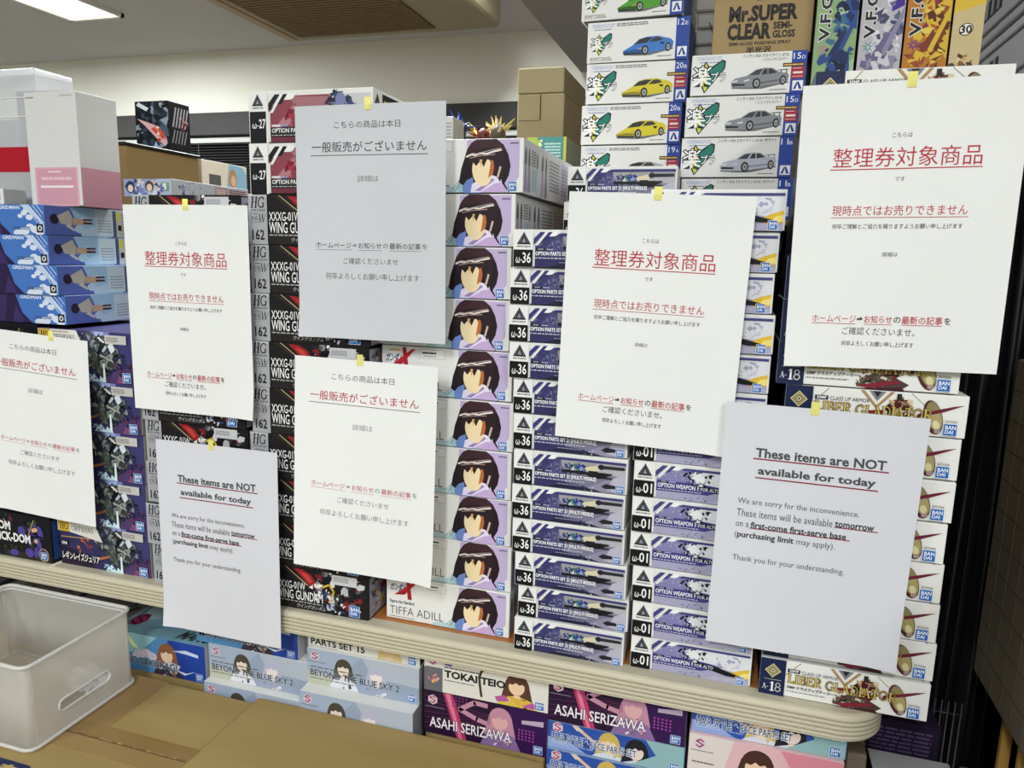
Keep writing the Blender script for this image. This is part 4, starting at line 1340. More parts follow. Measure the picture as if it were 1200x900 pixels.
G_X = [.2492, .245, .243, .241, .2373, .2367, .2362, .2479, .2462, .2459, .2429, .2459, .2469, .2494, .2475]
stack('gold', G_X, .019, TZ, 'white box with navy end and gold armour title', 'gold title boxes', 'right', yawj=.3)
V_X = [-.8680, -.8604, -.8601, -.8620, -.8640]
stack('violet', V_X, .016, TZ, 'violet space-print box with dark machine art', 'violet space print boxes', 'right', yawj=.5)
M_X = [-1.054, -1.056, -1.056, -1.056, -1.0565]
stack('mono', M_X, .012, TZ, 'black box with purple machine art at far left', 'black and purple boxes', 'right', yawj=.3)
S_X = [-1.0213, -1.0179, -1.0009, -.9956]
stack('sky', S_X, .015, TZ + .080 * 5 + .001, 'blue sky-print box with cloud lettering', 'blue sky print boxes', 'right', yawj=.8)

# second row behind the slim boxes, on a plain carton
def carton(x0, x1, y0, y1, z0, z1, label, m=KRAFT, cat='cardboard carton', name='cardboard_carton', group=None, tape=True, seam=False, rz=0):
    cx, cy = (x0 + x1) / 2, (y0 + y1) / 2
    hx, hy, h = (x1 - x0) / 2, (y1 - y0) / 2, z1 - z0
    q = MB().box(-hx, hx, -hy, hy, 0, h - .0005, m, .003, 2)
    o = q.build(name, None, (cx, cy, z0), (0, 0, rz))
    tag(o, label, cat, group)
    if tape:
        t = MB()
        tm = mat((150, 118, 70), .25, .5)
        w = min(hx, .05) * .5
        t.box(-hx - .0006, hx + .0006, -w, w, h - .0008, h + .0002, tm)
        t.box(hx - .0004, hx + .0006, -w, w, h * .8, h, tm).box(-hx - .0006, -hx + .0004, -w, w, h * .8, h, tm)
        t.build('packing_tape', o)
    if seam:
        t = MB()
        dk = mat((84, 68, 44), .8)
        t.box(-.0012, .0012, -hy - .0007, -hy, h * .44, h * .97, dk)
        t.box(-hx + .003, 0, -hy - .0007, -hy, h * .43, h * .445, mat((120, 98, 62), .8))
        t.build('flap_seam', o)
    return o


carton(-.242, -.092, .152, .262, TZ, 1.2795, 'brown carton hidden behind the slim box stacks, under two rear boxes', tape=False)
place('indigo', -.2405, .152, 1.2798, -.5, 'slim white and indigo box marked 36, lower one in the rear row', 'rear slim indigo boxes')
place('indigo', -.2360, .150, 1.3265, .4, 'slim white and indigo box marked 36, upper one in the rear row', 'rear slim indigo boxes')

# car model kits
carton(-.25, -.092, .266, .50, TZ, 1.3575, 'brown carton behind the rear slim boxes', tape=False)
carton(-.088, .056, .1995, .33, TZ, 1.3080, 'brown carton under the right stack of car kits', tape=False)
CK = dict(cat='car kit', name='car_kit_box')
CAR_L, CAR_R = 'car kits in the left stack', 'car kits in the right stack'
place('car_silver', -.2409, .252, 1.3578, .3, 'white car kit with silver car, just above the slim boxes', CAR_L, **CK)
place('car_yellow', -.2419, .250, 1.4152, -1.0, 'white car kit with yellow car, lower of the two', CAR_L, **CK)
place('car_yellow', -.2366, .250, 1.4726, .2, 'white car kit with yellow car, upper of the two', CAR_L, **CK)
place('car_blue', -.2378, .250, 1.5300, -1.5, 'white car kit with a blue car on its front', CAR_L, **CK)
place('car_green', -.2477, .245, 1.5876, -3.0, 'white car kit with a green car, cut by the top of the photo', CAR_L, **CK)
place('car_white', -.0870, .206, 1.3085, .0, 'white car kit with white car, mostly hidden under the visible white car kit', CAR_R, **CK)
place('car_white', -.0892, .204, 1.3622, .3, 'white car kit with white saloon, fully visible one', CAR_R, **CK)
place('car_grey', -.0869, .205, 1.4159, -.3, 'white car kit with grey saloon, lower of the two', CAR_R, **CK)
place('car_grey', -.0826, .205, 1.4696, .3, 'white car kit with grey saloon, upper of the two below the gold carton', CAR_R, **CK)

# gold-brown spray carton on the right car stack
sc = Art(126, 150, 41)
sc.part('front_lettering')
INK = '1c160e'
sc.rect(54, 71, 76, 74, INK).rect(54, 67.5, 77, 69, INK)
sc.text('Mr.SUPER', 20, 41.5, 107, 62, INK, off=.05)
sc.text('CLEAR', 19, 19, 75, 40, INK, off=.05)
sc.text('SEMI-', 77, 31, 101, 40, INK, off=.04)
sc.text('GLOSS', 77, 20, 105, 29.5, INK, off=.04)
sc.text('SEMI-GLOSS FINISHING SPRAY', 22, 12.3, 101, 16.6, INK, off=.03)
sc.text('半光沢', 45, 1.2, 77, 10.5, INK, off=.03)
GOLD = nmat('golden_card', (150, 124, 74), (158, 132, 82), 3.0, .5, .4, .06, 160.0)
o = MB().box(-.063, .063, -.05, .05, 0, .150, GOLD, .0015, 2).build('spray_can_carton', None, (.0035, .268, 1.5233), (0, 0, math.radians(.8)))
tag(o, 'golden brown carton with bold black spray lettering on the right car stack', 'carton')
for nm, me in sc.meshes((-.063, -.05, 0), (1, 0, 0), (0, 0, 1), (0, -1, 0)):
    link(nm, me, o)

# wrapped grey pack between the car stack and the gold carton
gp = MB()
for k in range(12):
    a = k / 11
    gp.box(-.018 + .002 * math.sin(k * 2.1), .018 - .002 * math.cos(k * 1.7), -.05, .05, .0235 * k, .0235 * (k + 1), mat((150, 148, 142), .35), .004, 2)
o = gp.build('wrapped_pack', None, (-.074, .385, 1.3580))
tag(o, 'grey film-wrapped pack between the blue car kit and the gold carton', 'pack')
st = MB()
st.tube([(.006 + .006 * math.sin(i * .9), -.052, .10 + .013 * i) for i in range(12)], .0008, mat((50, 48, 46), .5), 6)
st.build('dark_outline_print', o)

# upright boxes behind the gold title stack
carton(.066, .262, .170, .46, TZ, 1.4525, 'brown carton behind the gold title boxes', tape=False)


def art_upright(w, h, bg, cols, tcol, shapes, seed, star):
    a = Art(w, h, seed)
    a.frect(0, 0, 1, 1, bg)
    for pts, c in shapes:
        a.fpoly(pts, c)
    a.fshards(.66, .55, .24, .26, cols, 16, smin=.5, smax=1.0)
    a.fshards(.60, .45, .30, .30, cols, 34, smin=.2, smax=.5)
    a.fpoly([(.30, .34), (.62, .52), (.70, .48), (.42, .30)], cols[0]).fpoly([(.55, .38), (.98, .70), (.98, .62), (.62, .34)], cols[1])
    a.fshards(.5, .30, .4, .06, cols[:3], 12, smin=.5, smax=1.2)
    a.part('front_lettering')
    a.ftext('V.F.G.', .10, .475, .36, .84, tcol, rot=90, off=.03, out=('d9d9d4', .08))
    a.part('emblem')
    for k in range(7):
        t = math.radians(51.4 * k + 12)
        cx, cy, r = .22 * w, .415 * h, .17 * w
        a.poly([(cx + r * .25 * math.cos(t - .5), cy + r * .25 * math.sin(t - .5)), (cx + r * math.cos(t), cy + r * math.sin(t)), (cx + r * .25 * math.cos(t + .5), cy + r * .25 * math.sin(t + .5))], star)
    a.part('maker_badge')
    a.frect(.76, .87, .95, .96, '25408a').text('A', .80 * w, .885 * h, .91 * w, .945 * h, 'e6e8ee', off=.04)
    return a


UP = [('mint', '8aa878', ['1d2c58', '2c4a86', '0f1a34', '7aa07a', '3c6a8a', '1a2440', 'a9c49a'], '1c2028', [([(.5, .62), (.98, .98), (.98, .55)], '274a9c'), ([(.45, .22), (.98, .34), (.98, .22), (.6, .14)], 'a4c098')], 'b87a9a', 'upright green and navy box, leftmost of the four'),
      ('pearl', 'b9b4bc', ['6a6488', '8d88a4', 'cfcbd2', '4a4a66', 'dcdae0', '5c6a84'], '24222a', [([(.66, .82), (.9, .94), (.98, .7), (.7, .66)], '4a2f8c'), ([(.3, .02), (.6, .3), (.9, .2), (.9, .02)], '7a6488')], '4a9a90', 'upright pearl grey and purple box, second of the four'),
      ('amber', 'b8782c', ['7a3a24', 'd8b43a', '9a4a2c', '5c2a1c', 'e0c85a', '8a2c44', 'b85a2c'], '241c18', [([(.35, .60), (.98, .30), (.98, .9), (.5, .98)], 'd2b234'), ([(.4, .98), (.7, .98), (.75, .78), (.42, .78)], '8a3436')], '6a3a9a', 'upright amber and maroon box, third of the four')]
xq = .069
for k, (nm, bg, cols, tc, shp, star, lab) in enumerate(UP):
    kit('upright_' + nm, 50, 165, 120, [bg, '2a2a30', '33323a', '33323a', 'c9c6c0', WH], art_upright(50, 165, bg, cols, tc, shp, 50 + k, star))
    place('upright_' + nm, (.0695, .1225, .1745)[k], .202, 1.4528, 0, lab + ' behind the gold title stack', 'upright boxes behind the gold title stack', pitch=0)
yb = Art(34, 160, 57)
yb.frect(0, 0, 1, 1, 'cbb88a').fpoly([(.0, .78), (1, .86), (1, .70), (0, .64)], 'd8b83a').fpoly([(.3, 1), (1, 1), (1, .84), (.3, .82)], 'b8602c')
yb.fshards(.5, .18, .45, .16, ['b8743c', 'e0c49a', '8a5a34', 'd8a868', '4a3a2c'], 50)
yb.fell(.45, .52, 8, 7, '2c2a28', 30).fell(.45, .52, 7, 6, 'ece8dc', 30).ftext('30', .26, .49, .64, .55, '2a2826', off=.03)
kit('upright_cream', 34, 160, 110, ['cbb88a', WH, '33323a', 'b9a97c', 'd9d2bc', WH], yb)
place('upright_cream', .2265, .202, 1.4528, 0, 'upright cream and yellow box, rightmost of the four behind the gold title stack', 'upright boxes behind the gold title stack')

# ------------------------------------------------------------------ things behind and on top of the left stacks
GT = TZ + .080 * 5 + .001 + .0458 * 4
wp = Art(103, 173, 61)
wp.frect(.10, .0, .94, .345, 'd9a6b2').frect(.14, .02, .90, .33, 'cf9aa8')
wp.part('front_lettering')
wp.fbars(.36, .295, .62, .318, 1, 'ecd6dc', words=2).fbars(.22, .225, .82, .27, 1, 'e4c2cc', words=6).frect(.20, .165, .84, .185, 'f2e6e8')
wp.fbars(.03, .945, .19, .965, 1, '8a8884', words=2)
wp.fbars(.70, .95, .94, .975, 1, 'b4b2ae', words=3)
ws = Art(78, 173, 62)
ws.part('side_artwork')
ws.frect(0, .0, 1, .345, 'c08c9a')
kit('blush', 103, 173, 78, ['d8d7d5', WH, WH, 'c6c5c3', 'e6e5e3', WH], wp, ws)
place('blush', -1.0945, .060, GT + .0003, 0, 'tall white and pink box standing on the blue sky print boxes', None, cat='box', name='display_box')

# clear blister case with red band
cl = bpy.data.objects.new('blister_case', None)
COL.objects.link(cl)
cl.location = (-1.175, .135, GT + .0003)
tag(cl, 'clear plastic case with red band left of the white and pink box', 'case')
CLEAR = plastic('clear_sheet', (225, 228, 230), .38, .12)
w2, d2, hh = .061, .036, .221
s = MB()
for a in ((-w2, w2, -d2, -d2 + .0008, 0, hh), (-w2, w2, d2 - .0008, d2, 0, hh), (-w2, -w2 + .0008, -d2, d2, 0, hh), (w2 - .0008, w2, -d2, d2, 0, hh)):
    s.box(*a, CLEAR)
s.build('clear_shell', cl)
MB().box(-w2 - .001, w2 + .001, -d2 - .001, d2 + .001, hh - .012, hh, plastic('clear_lid_sheet', (235, 236, 236), .7, .15), .004, 2).build('lid', cl)
MB().box(-w2 - .0006, w2 + .0006, -d2 - .0006, d2 + .0006, .058, .098, mat('b01c2c', .35)).build('red_band', cl)
MB().box(-w2 + .004, w2 - .004, d2 - .008, d2 - .004, .002, hh - .02, mat('9a9c9e', .5)).build('backing_card', cl)
for zz in (.145, .175):
    MB().box(-w2 + .01, w2 - .012, -d2 - .0012, -d2, zz, zz + .0018, mat('e4e4e4', .2)).build('score_line', cl)

# white box with bar print further left and a small grey one
bp = Art(60, 26, 63)
for k in range(4):
    bp.rect(6 + 13 * k, 4, 8.5 + 13 * k, 23, '2a2a2c').rect(10 + 13 * k, 8, 14 + 13 * k, 20, '5a5a5c')
kit('barred', 60, 26, 40, [WH, WH, WH, 'a8a29a', 'e6e4e0', WH], bp)
place('barred', -1.190, .040, GT + .0003, 0, 'small white box with bar print at the left edge below the clear case', None, cat='box', name='display_box')

# picture box lying on the left 162 stack
an = Art(88, 26, 64)
an.frect(0, 0, 1, 1, '8f9cc0').fpoly([(.4, 0), (.7, 1), (1, 1), (1, 0)], 'b4bcd2').fpoly([(.78, .3), (.95, .3), (.95, .8), (.78, .8)], '7a9a7a')
an.fshards(.45, .5, .4, .45, ['c9cfe0', '5a6aa4', 'dfe2ea', '7a86b4', 'd8c4b4', '3c4470', '6a78b0'], 60, smin=.2, smax=.6)
an.ell(13, 14, 8, 9, '2a3454').ell(48, 15, 8, 8, '5a4038').ell(13, 12, 5, 5.5, 'dcc8ba').ell(48, 13, 5, 5.5, 'dcc8ba')
ans = Art(180, 26, 65)
ans.part('side_artwork')
ans.rect(2, 2, 178, 24, 'c6c8cc').shards(40, 14, 26, 10, ['8a94b4', 'dcdee4', '5a6690', 'a9b0c4'], 30).rect(95, 5, 125, 22, 'c49a94').bars(98, 7, 122, 20, 4, 'ead8d4')
ans.bars(130, 5, 172, 22, 5, 'a04a4a', words=5)
kit('picture', 88, 26, 180, ['8f9cc0', WH, WH, 'c6c8cc', 'dcdee2', WH], an, ans)
place('picture', -.9005, .050, TZ + .0665 * 9 + .0004, 0, 'flat blue picture box lying on the left stack of 162 boxes', None, cat='box', name='display_box')

# open brown carton with black rim, glossy black art box on it, pale picture box beside it
carton(-1.50, -1.1, .265, .46, TZ + .0, 1.434, 'brown carton with black rim behind the flat picture box', m=nmat('olive_card', (124, 104, 66), (132, 112, 74), 3, .8, .2), tape=False)
rim = MB().box(-1.502, -1.098, .263, .462, 1.4342, 1.4400, mat('15130f', .4), .001).build('flat_black_board')
tag(rim, 'thin black board lying across the brown carton under the glossy box', 'board')
ba = Art(82, 98, 66)
ba.frect(0, 0, 1, 1, '16181e')
ba.fshards(.5, .5, .5, .5, ['20242c', '2c3440', '3c4a56', '15171c', '4a5a6a', '8fa0b0', '262a30'], 90)
ba.fpoly([(.05, .92), (.35, .80), (.42, .86), (.12, .98)], 'dfe8f0').fshards(.85, .93, .12, .06, ['cfe2d4', '8fd0b0', 'e8f4ee'], 10)
ba.fpoly([(.06, .66), (.28, .52), (.60, .28), (.86, .10), (.94, .16), (.92, .26), (.60, .52), (.30, .60)], 'e4b4b8').fpoly([(.45, .45), (.72, .30), (.9, .22), (.86, .34), (.66, .52)], 'd85a44')
ba.fshards(.68, .36, .18, .14, ['f0d8d0', 'e07a5a', 'c93a34', 'f6ece6'], 16).fpoly([(.45, .02), (.6, .2), (.7, .02)], 'a8c8e8').fshards(.15, .25, .12, .2, ['6a7078', 'a9b2ba', '3a4048'], 14)
bs = Art(60, 98, 67)
bs.part('side_artwork')
bs.rect(1, 1, 59, 97, '1b1c20')
for k in range(5):
    bs.fpoly([(.15 + .14 * k, .5), (.32 + .14 * k, .9), (.38 + .14 * k, .9), (.21 + .14 * k, .5)], 'a9aab0').fpoly([(.10 + .14 * k, .18), (.24 + .14 * k, .45), (.29 + .14 * k, .45), (.15 + .14 * k, .18)], '8d8e94')
bs.fshards(.7, .6, .2, .15, ['8a2a2c', 'c9a0a0', '5a5c62'], 12)
kit('glossy', 82, 98, 60, ['16181e', BK, BK, '1b1c20', '2a2b30', BK], ba, bs)
place('glossy', -1.197, .395, 1.4404, 0, 'glossy black art box with red streak on the black board', None, cat='box', name='display_box')
carton(-1.215, -1.10, .4625, .64, TZ, 1.377, 'brown carton under the pale picture box', tape=False)
pb = Art(150, 58, 68)
pb.part('side_artwork')
pb.rect(1, 1, 149, 57, 'dcd8c8').rect(22, 6, 60, 30, '5c5e60')
pb.poly([(78, 1), (149, 1), (149, 40), (138, 54), (120, 57), (88, 57)], '8ab8d4').ell(100, 26, 13, 22, 'b08a5c').ell(102, 22, 8, 12, 'd8b898')
kit('pale', 100, 58, 150, ['dcd8ca', WH, WH, 'cdc8b6', 'd9d5c6', WH], None, pb)
place('pale', -1.2015, .468, 1.3772, 0, 'pale cream box with blue picture end behind the 162 stack', None, cat='box', name='display_box')

# brown cartons, teal kit box and toy ornaments in the gap behind the portrait stack
carton(-.485, -.375, .695, .93, TZ, 1.4915, 'brown carton hidden at the bottom of the tall carton pile', tape=False)
carton(-.4795, -.3765, .70, .92, 1.492, 1.5893, 'brown carton with a split front flap under another carton', m=KRAFT_REAR, tape=False, seam=True)
carton(-.4800, -.3785, .70, .92, 1.5896, 1.6416, 'small brown carton topmost of the pile behind the portrait boxes', m=KRAFT_REAR, tape=False)
te = Art(70, 90, 71)
te.frect(0, 0, 1, 1, '4f8f8c').fpoly([(0, .62), (1, .50), (1, .44), (0, .54)], '2f6f70').fpoly([(0, 1), (.25, 1), (.42, .70), (.2, .6), (0, .8)], 'a9b84a').fshards(.25, .82, .2, .14, ['d8d04a', '7ab8a4', 'e8e8b0', '3c7a78'], 16)
te.frect(.93, .0, 1, 1, 'c9c04a').part('front_lettering').fbars(.45, .62, .86, .90, 5, 'b4d4d0', words=3)
kit('teal', 70, 90, 120, ['4f8f8c', WH, '4f8f8c', '8a9484', '9aa89a', WH], te)
carton(-.37, -.285, .395, .52, TZ, 1.3625, 'brown carton beneath the teal box', tape=False)
place('teal', -.3685, .400, 1.3628, 0, 'teal box with yellow edge behind the topmost portrait box', None, cat='box', name='display_box')

carton(-.68, -.492, .62, .86, TZ, 1.44, 'brown carton carrying toy ornaments behind the notice', tape=False)


def ornament(name, loc, cols, seed, label, spikes, hgt):
    r = random.Random(seed)
    o = bpy.data.objects.new(name, None)
    COL.objects.link(o)
    o.location = loc
    tag(o, label, 'ornament')
    MB().cone((0, 0, 0), (0, 0, .012), .026, .022, mat('1c1b1e', .3), 16).build('base', o)
    b = MB()
    b.cone((0, 0, .012), (0, 0, hgt * .45), .007, .016, mat(cols[0], .3), 10).ball((0, 0, hgt * .52), .018, .014, .02, mat(cols[0], .3))
    b.build('body', o)
    s = MB()
    for k in range(spikes):
        t = r.uniform(0, 6.28)
        e = r.uniform(.2, 1.3)
        L = r.uniform(.025, .055)
        d = Vector((math.cos(t) * math.cos(e), math.sin(t) * math.cos(e) * .6, math.sin(e)))
        p = Vector((0, 0, hgt * .5))
        s.cone(p + d * .008, p + d * L, .006, .0006, mat(r.choice(cols[1:]), .2, .5, .6 if k % 2 else 0), 7)
    s.build('spikes', o)


ornament('toy_ornament', (-.612, .70, 1.4402), ['1d2c5a', '24408a', '2a4c9c'], 5, 'dark blue spiky toy ornament in the gap beside the notice', 12, .16)
ornament('toy_ornament', (-.567, .735, 1.4402), ['5a3030', 'c9a43a', 'd8c27a', '8a2a2c'], 7, 'gold and red spiky toy ornament, left of the silver one', 16, .13)
ornament('toy_ornament', (-.522, .70, 1.4402), ['5c5040', 'cdb96a', 'c9c9c4', 'd8c27a'], 9, 'gold and silver spiky toy ornament beside the brown cartons', 16, .13)
wt = Art(18, 70, 72)
wt.bars(4, 10, 16, 60, 8, 'a9a8a6', words=1)
kit('slipcase', 18, 70, 60, ['d5d4d0', WH, WH, 'c9c8c4', WH, WH], wt)
carton(-.60, -.535, .49, .58, TZ, 1.4405, 'brown carton hidden beneath the slim white slipcase', tape=False)
place('slipcase', -.5645, .500, 1.4408, 0, 'slim white slipcase peeking out right of the topmost notice', None, cat='box', name='display_box')

# dark panel seen behind the cartons on the right of the gap: round dark sign with red rim
sg = bpy.data.objects.new('round_fan', None)
COL.objects.link(sg)
sg.location = (-.398, .96, 1.578)
tag(sg, 'round grey paper fan with red rim beside the brown cartons', 'fan')
q = MB()
q.cone((0, 0, 0), (0, .002, 0), .055, .055, mat('8d8a8c', .5), 28)
q.build('disc', sg)
MB().tube([(.055 * math.cos(t), .001, .055 * math.sin(t)) for t in [6.283 * k / 28 for k in range(28)]], .003, mat('a32a30', .4), 8, True).build('rim', sg)
MB().box(-.006, .006, -.001, .003, -.855, -.055, mat('a8323a', .4), .001).build('handle', sg)

# crumpled black film in the gap between lilac and gold stacks
fb = MB()
k0 = fb.slot(BLACKBAG)
NX, NZ = 8, 50
gr = [[fb.bm.verts.new((.044 + .005 * i, .010 * math.sin(i * 1.3 + j * .35) + .008 * noise.noise(Vector((i * .5, j * .3, 2))) * 2, TZ + .0005 + j * .0117)) for i in range(NX)] for j in range(NZ)]
for j in range(NZ - 1):
    for i in range(NX - 1):
        f = fb.bm.faces.new((gr[j][i], gr[j][i + 1], gr[j + 1][i + 1], gr[j + 1][i]))
        f.material_index = k0
o = fb.build('black_plastic_film', None, (.0, .158, 0))
md = o.modifiers.new('thick', 'SOLIDIFY')
md.thickness = .0008
tag(o, 'crumpled black plastic film in the gap left of the gold title stack', 'plastic film')

# ------------------------------------------------------------------ boxes under the table
RZ = .4402
UY = .026


def ustack(items, filler_w, x, lab):
    pass


def under(kindn, x, z, label, yaw=0, y=UY, group=None):
    return place(kindn, x, y, z, yaw, label, group)


for x0, x1, z1, nm in ((-.955, -.778, .5535, 'ocean print'), (-.762, -.592, .5140, 'left meadow print'), (-.588, -.405, .5410, 'right meadow print'),
                       (-.393, -.21, .5600, 'derby and neon'), (-.206, -.025, .5400, 'neon and styling'), (-.016, .168, .5870, 'blossom print')):
    carton(x0, x1, .03, .22, RZ, z1, 'brown carton on the lower shelf beneath the %s boxes' % nm, tape=False)
under('ocean', -.9610, .5538, 'blue box with sky art beside the frosted bin under the table', 1.0)
under('meadow', -.7664, .5143, 'pale blue box under another, second stack from the bin, lower one', .5, .012, 'pale blue boxes under the table')
under('meadow', -.7664, .5722, 'pale blue box under the blue one behind the english notice', .4, UY, 'pale blue boxes under the table')
h = under('ocean', -.7880, .6302, 'blue box behind the left english notice, just under the table edge', .8)
h.scale.z = .90
under('meadow', -.5861, .5413, 'pale blue box with bright top, lower one left of the neon boxes', .6, .004, 'pale blue boxes under the table')
under('meadow', -.5861, .5992, 'pale blue box in the middle of its stack under the table', .5, UY, 'pale blue boxes under the table')
under('golden', -.5866, .6572, 'cream box with blond figure on top of the pale blue boxes', .6, UY + .004)
under('neon', -.3926, .5603, 'dark purple and pink box under the cream box with racing lettering', .4)
h = under('derby', -.3926, .6286, 'cream box with bold black lettering under the table middle', .5)
h.scale.z = .93
under('styling', -.2063, .5403, 'blue box with two heads, lowest of the stack beside the cardboard carton', .3, UY - .004, 'blue styling boxes')
under('styling', -.2065, .5806, 'blue box with two heads below the dark pink box', .4, UY, 'blue styling boxes')
h = under('neon', -.2077, .6209, 'dark purple and pink box over the blue boxes under the table', .3)
h.scale.z = .97
under('blossom', -.0176, .5873, 'pale pink box at the bottom right under the blue box', .3, UY - .006)
under('styling', -.0159, .6496, 'blue box with two heads over the pale pink box', .6, UY, 'blue styling boxes')
# dark tops at the far left under the table
for k in range(3):
    gk = Art(150, 230, 80 + k)
    gk.part('top_artwork')
    gk.rect(1, 1, 149, 229, '6c6c70')
    gk.shards(75, 120, 60, 90, ['3a3a3e', '8d8d92', '2a2a2e', '5a5a60', '77777c'], 26, smin=.1, smax=.3)
    gk.bars(20, 20, 130, 50, 2, '1c1c20', words=3)
    nm = 'grey_' + 'abc'[k]
    kit(nm, 165, 60, 230, ['77777a', '77777a', '55555a', '4a4a4e', '6c6c70', '55555a'])
    for n_, me in gk.meshes((-.0825, -.115, .0597), (1, 0, 0), (0, 1, 0), (0, 0, 1)):
        KIT[nm][1].append((n_, me))
    x = (-1.133, -1.313, -1.493)[k]
    carton(x + .002, x + .163, .05, .27, RZ, .54, 'brown carton on the lower shelf beneath the %s grey box' % ('nearest', 'middle', 'farthest')[k], tape=False)
    place(nm, x, .045, .5403, (1, -2, 1)[k], 'grey line-art box under the table, %s from the blue sky art box' % ('first', 'second', 'third')[k], 'grey boxes under the table')
# bits below the table corner
yp = Art(120, 150, 90)
yp.frect(0, 0, 1, 1, '241a34').part('front_lettering').bars(14, 8, 112, 140, 22, '5a4a6c', words=7)
yp.text('YP', 3, 88, 11, 112, 'b4a8cc', rot=90, off=.03)
kit('plum', 120, 150, 60, ['241a34', BK, BK, '1b1524', '2a2038', BK], yp)
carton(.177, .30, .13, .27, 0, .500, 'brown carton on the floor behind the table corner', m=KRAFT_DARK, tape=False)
place('plum', .178, .135, .5003, 0, 'dark plum box with vertical lettering behind the rounded table corner', None, cat='box', name='display_box')
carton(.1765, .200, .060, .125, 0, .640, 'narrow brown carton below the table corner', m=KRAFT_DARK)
gsn = Art(95, 60, 91)
gsn.frect(.03, .1, .97, .92, 'a9a9aa').frect(.20, .3, .34, .85, 'c9c23a').frect(.08, .3, .18, .85, '9c9c9e').frect(.40, .3, .5, .6, '5c5c60').fbars(.55, .5, .9, .8, 2, '3c3c40', words=2)
kit('greycard', 95, 60, 40, ['9a9a9c', BK, BK, '7c7c7e', 'a9a9aa', BK], gsn)
MBs = carton(.204, .305, .055, .10, 0, .5675, 'brown carton under the grey box with yellow mark', m=KRAFT_DARK, tape=False)
place('greycard', .206, .056, .5678, 0, 'grey box with yellow mark at the bottom right below the table', None, cat='box', name='display_box')

# ------------------------------------------------------------------ foreground cartons and frosted bin
FC = bpy.data.objects.new('shipping_carton', None)
COL.objects.link(FC)
FC.location = (-1.0125, -.15, 0)
tag(FC, 'large brown carton with taped seam under the frosted bin', 'cardboard carton')
q = MB().box(-.348, .348, -.148, .148, 0, .5645, KRAFT, .003, 2)
q.build('carton_body', FC)
TAPE = nmat('packing_tape_film', (140, 111, 62), (148, 119, 70), 3, .28, .5)
q = MB().box(-.3484, .3484, .006, .030, .5640, .5651, TAPE)
q.box(-.3484, .3484, -.025, .0025, .5640, .5650, nmat('tape_over_flap', (148, 121, 72), (156, 129, 80), 3, .32, .5))
q.build('seam_tape', FC)
q = MB()
dk = mat((96, 74, 44), .9)
rr = random.Random(4)
q.box(-.345, .345, .0030, .0046, .5642, .5652, dk)
x = -.345
while x < .343:
    e = x + rr.uniform(.0015, .011)
    q.box(x, e, .0040 + rr.uniform(-.0004, .0004), .0056 + rr.uniform(-.0005, .0006), .5642, .5655 + rr.uniform(0, .0008), mat((168, 140, 96), .9) if rr.random() < .7 else mat((132, 104, 66), .9))
    x = e + rr.uniform(.0004, .002)
q.build('torn_flute_edge', FC)
q = MB().box(.115, .190, .028, .1483, .5640, .5649, nmat('cross_tape_film', (148, 118, 72), (154, 124, 78), 3, .35, .5))
q.build('cross_tape', FC)
lb = Art(90, 42, 95)
lb.part('caution_mark')
lb.rrect(0.5, 0.5, 89.5, 41.5, 8, '232a52')
lb.text('注意', 12, 6, 80, 36, 'b99c66', off=.05)
for nm, me in lb.meshes((.075, -.110, .5645), (1, 0, 0), (0, 1, 0), (0, 0, 1), base=.0004):
    link(nm, me, FC)
FC2 = MB().box(-.2275, .2275, -.152, .152, 0, .5725, KRAFT, .004, 2).build('shipping_carton', None, (-.4315, -.149, 0))
tag(FC2, 'large plain brown carton in the foreground right of the taped one', 'cardboard carton')
q = MB().box(-.2279, .2279, -.14, -.10, .5720, .5730, TAPE)
q.build('seam_tape', FC2)

FROST = plastic('frosted_plastic', (240, 236, 228), .46, .35, .45)
FROSTR = plastic('frosted_rim', (236, 236, 232), .80, .3, .3)
bn = bpy.data.objects.new('storage_bin', None)
COL.objects.link(bn)
BX0, BX1, BY0, BY1, BZ0, BZ1 = -1.125, -.874, -.200, -.018, .566, .690
bn.location = ((BX0 + BX1) / 2, (BY0 + BY1) / 2, BZ0)
tag(bn, 'empty frosted storage bin with oval handle hole on the taped carton', 'storage bin')
hx, hy, hz_ = (BX1 - BX0) / 2, (BY1 - BY0) / 2, BZ1 - BZ0
th = .0016


def rring(hx, hy, r, z, n=6):
    P = arc(hx - r, hy - r, r, r, 0, 90, n) + arc(-hx + r, hy - r, r, r, 90, 180, n) + arc(-hx + r, -hy + r, r, r, 180, 270, n) + arc(hx - r, -hy + r, r, r, 270, 360, n)
    return [(x, y, z) for x, y in P]


# long walls and floor as one shell, the two ends with an oval hole
q = MB()
km = q.slot(FROST)
def ring_faces(A, B):
    a = [q.bm.verts.new(p) for p in A]
    b = [q.bm.verts.new(p) for p in B]
    n = len(a)
    for i in range(n):
        v = (A[i][0] + A[(i + 1) % n][0]) / 2
        # leave the flat ends open for the handle panels
        if abs(A[i][0] - A[(i + 1) % n][0]) < 1e-6 and abs(A[i][1] - A[(i + 1) % n][1]) > .02:
            continue
        f = q.bm.faces.new((a[i], a[(i + 1) % n], b[(i + 1) % n], b[i]))
        f.material_index = km
        f.smooth = True
R0 = .012
ring_faces(rring(hx, hy, R0, .002), rring(hx, hy, R0, hz_))
f = q.bm.faces.new([q.bm.verts.new(p) for p in rring(hx, hy, R0, .002)])
f.material_index = km
